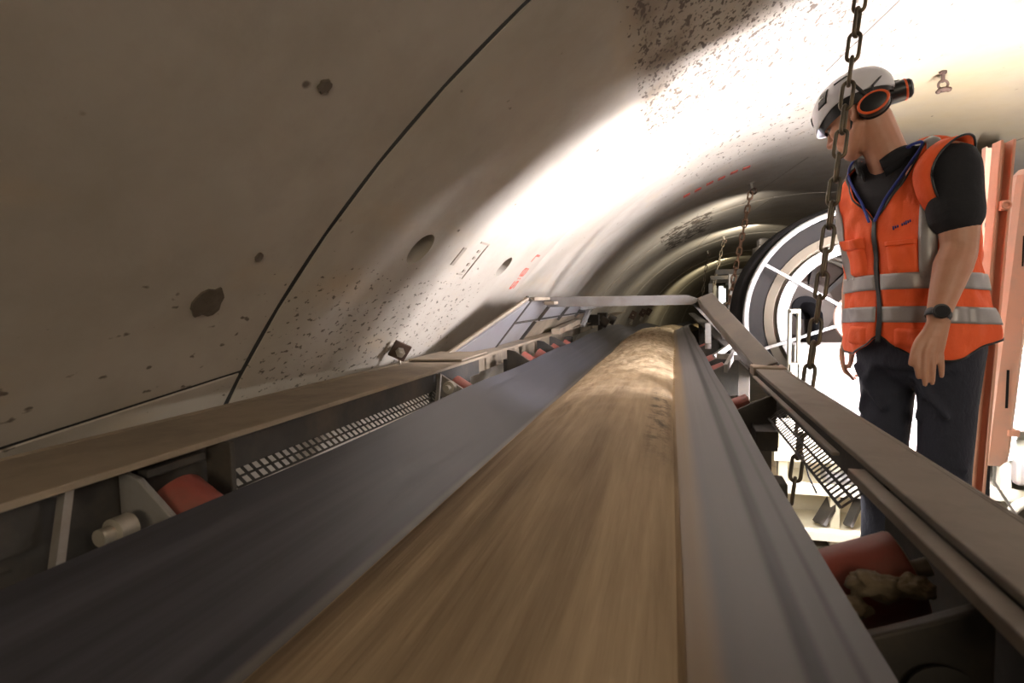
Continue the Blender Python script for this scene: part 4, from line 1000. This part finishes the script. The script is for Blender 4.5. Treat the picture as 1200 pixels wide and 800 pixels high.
for an, fwd in ((La, FW), (Ra, FW)):
    m = MB(); b_ = Vector((an.x, an.y, -1.028)); cone_chain(m, [b_-FW*.06+Vector((0, 0, .012)), b_+Vector((0, 0, .020)), b_+FW*.10, b_+FW*.165+Vector((0, 0, -.006))], [.040, .044, .038, .034], 16)
    sh = m.build('shoe', 'shoe', pr, smooth=3)
# ---- black polo shirt: collar, chest and sleeves
mb = MB(); torso(mb, -.012, -.10, .440)
cone_chain(mb, [Lsh+Vector((-.02, .05, -.01)), Lsh+Vector((0, 0, -.004)), Lsh.lerp(Lel, .40), Lsh.lerp(Lel, .62)], [.050, .070, .069, .068], 24)
cone_chain(mb, [Rsh+Vector((.04, -.03, .01)), Rsh, Rsh.lerp(Rel, .40), Rsh.lerp(Rel, .55)], [.066, .072, .066, .064], 24)
st_ = mb.build('polo_shirt', 'shirt'); baked(st_, [('REMESH', dict(mode='VOXEL', voxel_size=.006)), ('SMOOTH', dict(factor=.5, iterations=6))])
st_.data.materials.clear(); st_.data.materials.append(M['shirt']); st_.data.shade_smooth(); put(st_, pr)
# collar: band standing round the neck, open in front
m = MB(); rings = []
nd = (neck1-neck0).normalized()
for j, (h, rad) in enumerate(((.030, .088), (.060, .082), (.085, .083), (.078, .090), (.050, .095))):
    rings.append([neck0+nd*h+(LF*math.sin(u)*rad+FW*math.cos(u)*rad*.92)+Vector((0, 0, -.05*max(0, math.cos(u))**3))-FW*.006 for u in [lerp(.42, 2*PI-.42, i/40) for i in range(41)]])
R_ = [[m.b.verts.new(p) for p in r] for r in rings]; m.skin(R_, False)
c_ = m.build('collar', 'shirt'); baked(c_, [('SOLIDIFY', dict(thickness=.004, offset=0.0))]); c_.data.shade_smooth(); put(c_, pr)
# ---- hi-vis vest: parametric shell with V neck and curved hems
def v_top(u):      # height of the vest's upper edge at angle u
    uu = (u+PI) % (2*PI)-PI; a = abs(uu)
    return .436 if a > .95 else lerp(.225, .436, (a/.95)**.85)
def v_bot(u):
    uu = (u+PI) % (2*PI)-PI; a = abs(uu)
    return -.165+.030*math.exp(-(a/.10)**2)-.035*sstep(.1, .55, a)*(1-sstep(.9, 1.6, a))+.035*sstep(1.2, 2.2, a)
def wr(u, z):
    return .016*noise.noise(Vector((math.cos(u)*2.2, math.sin(u)*2.2, z*5.5)))+.010*noise.noise(Vector((math.cos(u)*5, math.sin(u)*5, z*14)))
def vpoint(u, t, off=0.0):
    z = lerp(v_bot(u), v_top(u), t); flare = .022*sstep(.15, -.18, z)+.006
    return tpoint(u, z, flare+wr(u, z)+off)
def vpz(u, z, off=0.0):
    flare = .022*sstep(.15, -.18, z)+.006
    return tpoint(u, z, flare+wr(u, z)+off)
NU, NV = 144, 60
m = MB(); R_ = [[m.b.verts.new(vpoint(.012+(2*PI-.024)*i/NU, j/NV)) for i in range(NU+1)] for j in range(NV+1)]; m.skin(R_, False)
ve = m.build('safety_vest', 'vest'); baked(ve, [('SOLIDIFY', dict(thickness=.004, offset=0.0))]); ve.data.shade_smooth(); put(ve, pr); ve['label'] = 'fluorescent orange vest with grey reflective tapes'
def vstrip(name, mat, fn, n, wd, off=.0055, cross=6, th=.0014):
    """strip on the vest: fn(t, s) -> (u, z), s in -1..1 across"""
    m = MB(); top = [[m.b.verts.new(vpz(*fn(i/n, -1+2*j/cross), off)) for j in range(cross+1)] for i in range(n+1)]; m.skin(top, False)
    o = m.build(name, mat); baked(o, [('SOLIDIFY', dict(thickness=th*2, offset=0.0))]); o.data.shade_smooth(); put(o, ve); return o
W_ = .024
vstrip('waist_tape', 'tape', lambda t, s: (lerp(.03, 2*PI-.03, t), .025+W_*s+.012*math.cos(lerp(.03, 2*PI-.03, t)-.5)), 120, 1)
vstrip('waist_tape', 'tape', lambda t, s: (lerp(.03, 2*PI-.03, t), -.075+W_*s+.012*math.cos(lerp(.03, 2*PI-.03, t)-.5)), 120, 1)
for sg in (1, -1):
    # over the shoulder: from the waist band in front up to the shoulder and down the back
    vstrip('shoulder_tape', 'tape', lambda t, s, sg=sg: (sg*(lerp(.72, .80, t)+.15*s*(1-.1*t)+.16*t*t), lerp(.045, .415, t)), 40, 1)
    vstrip('shoulder_tape', 'tape', lambda t, s, sg=sg: (sg*(PI-(lerp(.62, .62, t)+.15*s)), lerp(.045, .415, t)), 40, 1)
# zip and black edge trim
vstrip('zip', 'helmet_black', lambda t, s: (.020*s+.012*math.sin(t*9), lerp(-.150, .235, t)), 60, 1, .006)
for sg in (1, -1):
    vstrip('edge_trim', 'helmet_black', lambda t, s, sg=sg: (sg*(.02+.94*t), v_top(.02+.94*t)-.004+.004*s), 30, 1, .004, 3)
vstrip('hem_trim', 'helmet_black', lambda t, s: (lerp(.02, 2*PI-.02, t), v_bot(lerp(.02, 2*PI-.02, t))+.003+.003*s), 140, 1, .003, 3)
# pockets with flaps
def pocket_patch(name, u0, u1, z0, z1, off, mat='vest'):
    m = MB(); n_, k_ = 14, 12; g = []
    for j in range(k_+1):
        row = []
        for i in range(n_+1):
            a, b = i/n_, j/k_; edge = min(a, 1-a, b, 1-b)*8; row.append(m.b.verts.new(vpz(lerp(u0, u1, a), lerp(z0, z1, b), .001+off*min(1, edge)**.5)))
        g.append(row)
    m.skin(g, False); o = m.build(name, mat); o.data.shade_smooth(); put(o, ve); return o
pocket_patch('chest_pocket', .13, .58, .058, .148, .008); pocket_patch('pocket_flap', .115, .60, .142, .158, .012)
pocket_patch('chest_pocket', -.62, -.16, .055, .150, .016); pocket_patch('pocket_flap', -.66, -.13, .140, .178, .022)
pocket_patch('lower_pocket', .16, .72, -.165, -.105, .009); pocket_patch('lower_pocket', -.72, -.16, -.165, -.105, .009)
for k in range(9):
    if k == 3: continue
    vstrip('chest_print', 'ink', lambda t, s, k=k: (.25+.032*k+.020*t, .196+.0038*s*(1.0 if k % 3 else 1.5)+.002*k), 2, 1, .004, 2, .0006)
# armhole: orange wing over the shoulder and black binding round the sleeve
ad = (Lel-Lsh).normalized(); sa = (LF-ad*LF.dot(ad)).normalized(); sb = ad.cross(sa)
def armring(t, a, r): return Lsh+(-LF*.022)+Vector((0, 0, -.036))+Vector((0, 0, .0))+(Vector((0, 0, 1))*math.sin(a)*r*1.30+FW*math.cos(a)*r)*1.0+LF*t
m = MB(); n = 40; rings = []
for t, r in ((-.022, .082), (.0, .081), (.028, .0805)):
    rings.append([armring(t+.040*max(0, math.sin(a))**2+.014*max(0, -math.sin(a)), a, r) for a in [2*PI*i/n for i in range(n)]])
R_ = [[m.b.verts.new(p) for p in r] for r in rings]; m.skin(R_, True)
o = m.build('armhole_wing', 'vest'); baked(o, [('SOLIDIFY', dict(thickness=.004, offset=0.0))]); o.data.shade_smooth(); put(o, ve)
m = MB(); m.tube([armring(.030+.040*max(0, math.sin(a))**2+.014*max(0, -math.sin(a)), a, .081) for a in [2*PI*i/n for i in range(n+1)]], .0032, 8); m.build('armhole_binding', 'helmet_black', ve, smooth=3)
# lanyard
m = MB(); pts = []
for sg, us in ((1, (1.9, 1.25, .80, .45, .15, .03)), (-1, (-1.9, -1.25, -.85, -.5, -.2, -.03))):
    P = [neck0+nd*.075+(LF*math.sin(u)*.094+FW*math.cos(u)*.088) for u in us[:2]]+[tpoint(us[2], .405, .014), tpoint(us[3], .36, .004), tpoint(us[4], .29, .0), tpoint(us[5], .225, .012)]
    cone_chain(m, P, [.0042]*6, 8, 6)
m.build('lanyard', 'lanyard', pr, smooth=3)
# wrist watch
wd_ = (Lwr-Lel).normalized(); wc = Lwr-wd_*.004; vc = (-wc).normalized(); vc = (vc-wd_*vc.dot(wd_)).normalized(); vc = (vc+wd_.cross(vc)*-.15).normalized()
m = MB(); m.torus(wc, wd_, .0285, .0028, 40, 8, None, 4.0); wt = m.build('wrist_watch', 'helmet_black', pr, smooth=3)
m = MB(); m.lathe([(0, 0), (.0195, 0), (.0205, .003), (.0205, .009), (.0185, .0115), (.0165, .0105), (0, .0105)], wc+vc*.026, vc, 32); m.build('watch_case', 'helmet_black', wt, smooth=.5)
m = MB(); m.lathe([(0, 0), (.0150, 0), (.0150, .001), (0, .001)], wc+vc*.0368, vc, 32); m.build('watch_face', simple('watch_glass', (.02, .02, .025), .08), wt, smooth=.5)
# ---- helmet
hm = empty('helmet', H(0, 0, .06), None, None); hm['label'] = 'white safety helmet with black folded ear defenders'
hm.parent = pr; hm.location = parent_world(pr).inverted() @ H(0, 0, .06)
hc = (-.012, .052)                                            # centre (f, u)
def hs(a, ph, k=1.0):
    """helmet shell: a azimuth (0 front), ph elevation"""
    ca = math.cos(a); rim = 0
    f = .128*ca*math.cos(ph)*k*(1.04 if ca > 0 else 1); s = .103*math.sin(a)*math.cos(ph)*k; u = .098*math.sin(ph)*k
    return f, s, u
m = MB(); nA, nP = 56, 22; rows_ = []
for j in range(nP+1):
    row = []
    for i in range(nA):
        a = 2*PI*i/nA; ca = math.cos(a)
        lo = -.24-.10*max(0, ca)**2+.10*math.exp(-((abs((a+PI) % (2*PI)-PI)-1.45)/.5)**2)-.16*max(0, -ca)**2
        ph = lerp(lo, PI/2-.02, (j/nP)); f, s, u = hs(a, ph)
        ridge = .004*math.exp(-(s/.012)**2)*(1 if ph > .5 else 0)-.003*math.exp(-((abs(s)-.035)/.010)**2)*sstep(.2, .8, ph)
        brim = .018*max(0, ca)**3*math.exp(-((ph-lo)/.16)**2)
        row.append(m.b.verts.new(H(hc[0]+f+brim, s, hc[1]+u+ridge-.006*(brim/.018))))
    rows_.append(row)
m.skin(rows_, True); m.b.faces.new(rows_[-1])
o = m.build('helmet_shell', 'helmet'); baked(o, [('SOLIDIFY', dict(thickness=.004, offset=-1.0)), ('SUBSURF', dict(levels=1))]); o.data.shade_smooth(); put(o, hm)
# black inner band below the rim
m = MB(); rows_ = []
for j in range(4):
    rows_.append([m.b.verts.new(H(hc[0]+.95*hs(2*PI*i/40, -.10-.10*j)[0], .95*hs(2*PI*i/40, -.10-.10*j)[1], hc[1]+hs(2*PI*i/40, -.10-.10*j)[2]-.004*j)) for i in range(40)])
m.skin(rows_, True); m.build('head_band', 'helmet_black', hm, smooth=3)
# vents
def hpatch(name, a0, a1, p0, p1, mat, off=1.012, skew=0.0):
    m = MB(); g = [[m.b.verts.new(H(*[q for q in (lambda t: (hc[0]+t[0], t[1], hc[1]+t[2]))(hs(lerp(a0, a1, i/8)+skew*j/6, lerp(p0, p1, j/6), off))])) for i in range(9)] for j in range(7)]
    m.skin(g, False); o = m.build(name, mat); baked(o, [('SOLIDIFY', dict(thickness=.003, offset=0.0))]); o.data.shade_smooth(); put(o, hm); return o
for sg in (1, -1):
    hpatch('side_vent', sg*.95, sg*1.24, .12, .62, 'helmet_black', 1.012, sg*.12)
    hpatch('front_vent', sg*.14, sg*.30, .02, .30, 'helmet_black', 1.012)
    hpatch('rear_slot', sg*1.55, sg*1.95, .55, .60, 'helmet_black', 1.012)
    hpatch('vent_bar', sg*1.04, sg*1.20, .36, .40, 'helmet', 1.03, 0)
def earmuff(c, ax, upv, sc, nm, dp=1.0):
    """oval cup: ax points outwards, orange ring round the outer face"""
    ax = ax.normalized(); e1 = (upv-ax*upv.dot(ax)).normalized(); e2 = ax.cross(e1)
    r0 = empty(nm, c, None, None); r0.parent = hm; r0.location = parent_world(hm).inverted() @ c
    def oval(m, prof, n=40):
        R_ = [[m.b.verts.new(c+ax*t*sc*dp+(e1*math.cos(2*PI*k/n)*.036+e2*math.sin(2*PI*k/n)*.050)*r*sc) for k in range(n)] for r, t in prof]; m.skin(R_, True); m.b.faces.new(R_[0][::-1]); m.b.faces.new(R_[-1])
    m = MB(); oval(m, [(.80, -.030), (.98, -.026), (1.0, -.010), (.98, .008), (.90, .018), (.70, .022)]); m.build('muff_cup', 'helmet_black', hm, smooth=.7)
    m = MB(); n = 40; m.tube([c+ax*.0165*sc+(e1*math.cos(2*PI*k/n)*.036+e2*math.sin(2*PI*k/n)*.050)*.90*sc for k in range(n+1)], .0048*sc, 8); m.build('muff_ring', 'muff_orange', hm, smooth=3)
    m = MB(); oval(m, [(1.03, -.040), (1.06, -.032), (1.03, -.024)]); m.build('muff_cushion', 'black', hm, smooth=.7)
    bpy.data.objects.remove(r0)
e1c = at(1024, 121, 1.945); earmuff(e1c, (HS*.95-HF*.25-Vector((0, 0, .05))), HU, .86, 'ear_muff')
e2c = at(1054, 107, 2.05); earmuff(e2c, Vector((.93, -.22, .18)), Vector((-.15, 0, 1)), .88, 'ear_muff', 1.7)
m = MB(); m.tube([e1c+HU*.02, e1c+HU*.05-HF*.02, H(-.13, .03, .06), e2c-(-HF)*.03], .0035, 8); m.tube([e1c-HS*.02, H(-.06, .10, .06)], .005, 8); m.build('muff_arm', 'helmet_black', hm, smooth=1)
m = MB(); m.box(e2c+HU*.032-HF*.002, (.02, .016, .012)); m.build('muff_clip', 'helmet_black', hm, bevel=.002)
# chin strap
m = MB(); m.tube([H(-.03, .075, .03), H(.01, .068, -.05), H(.045, .040, -.105)], .0035, 8); m.build('chin_strap', 'helmet_black', hm, smooth=1)

pr.location = pr.location*.93; pr.scale = (.93, .93, .93)
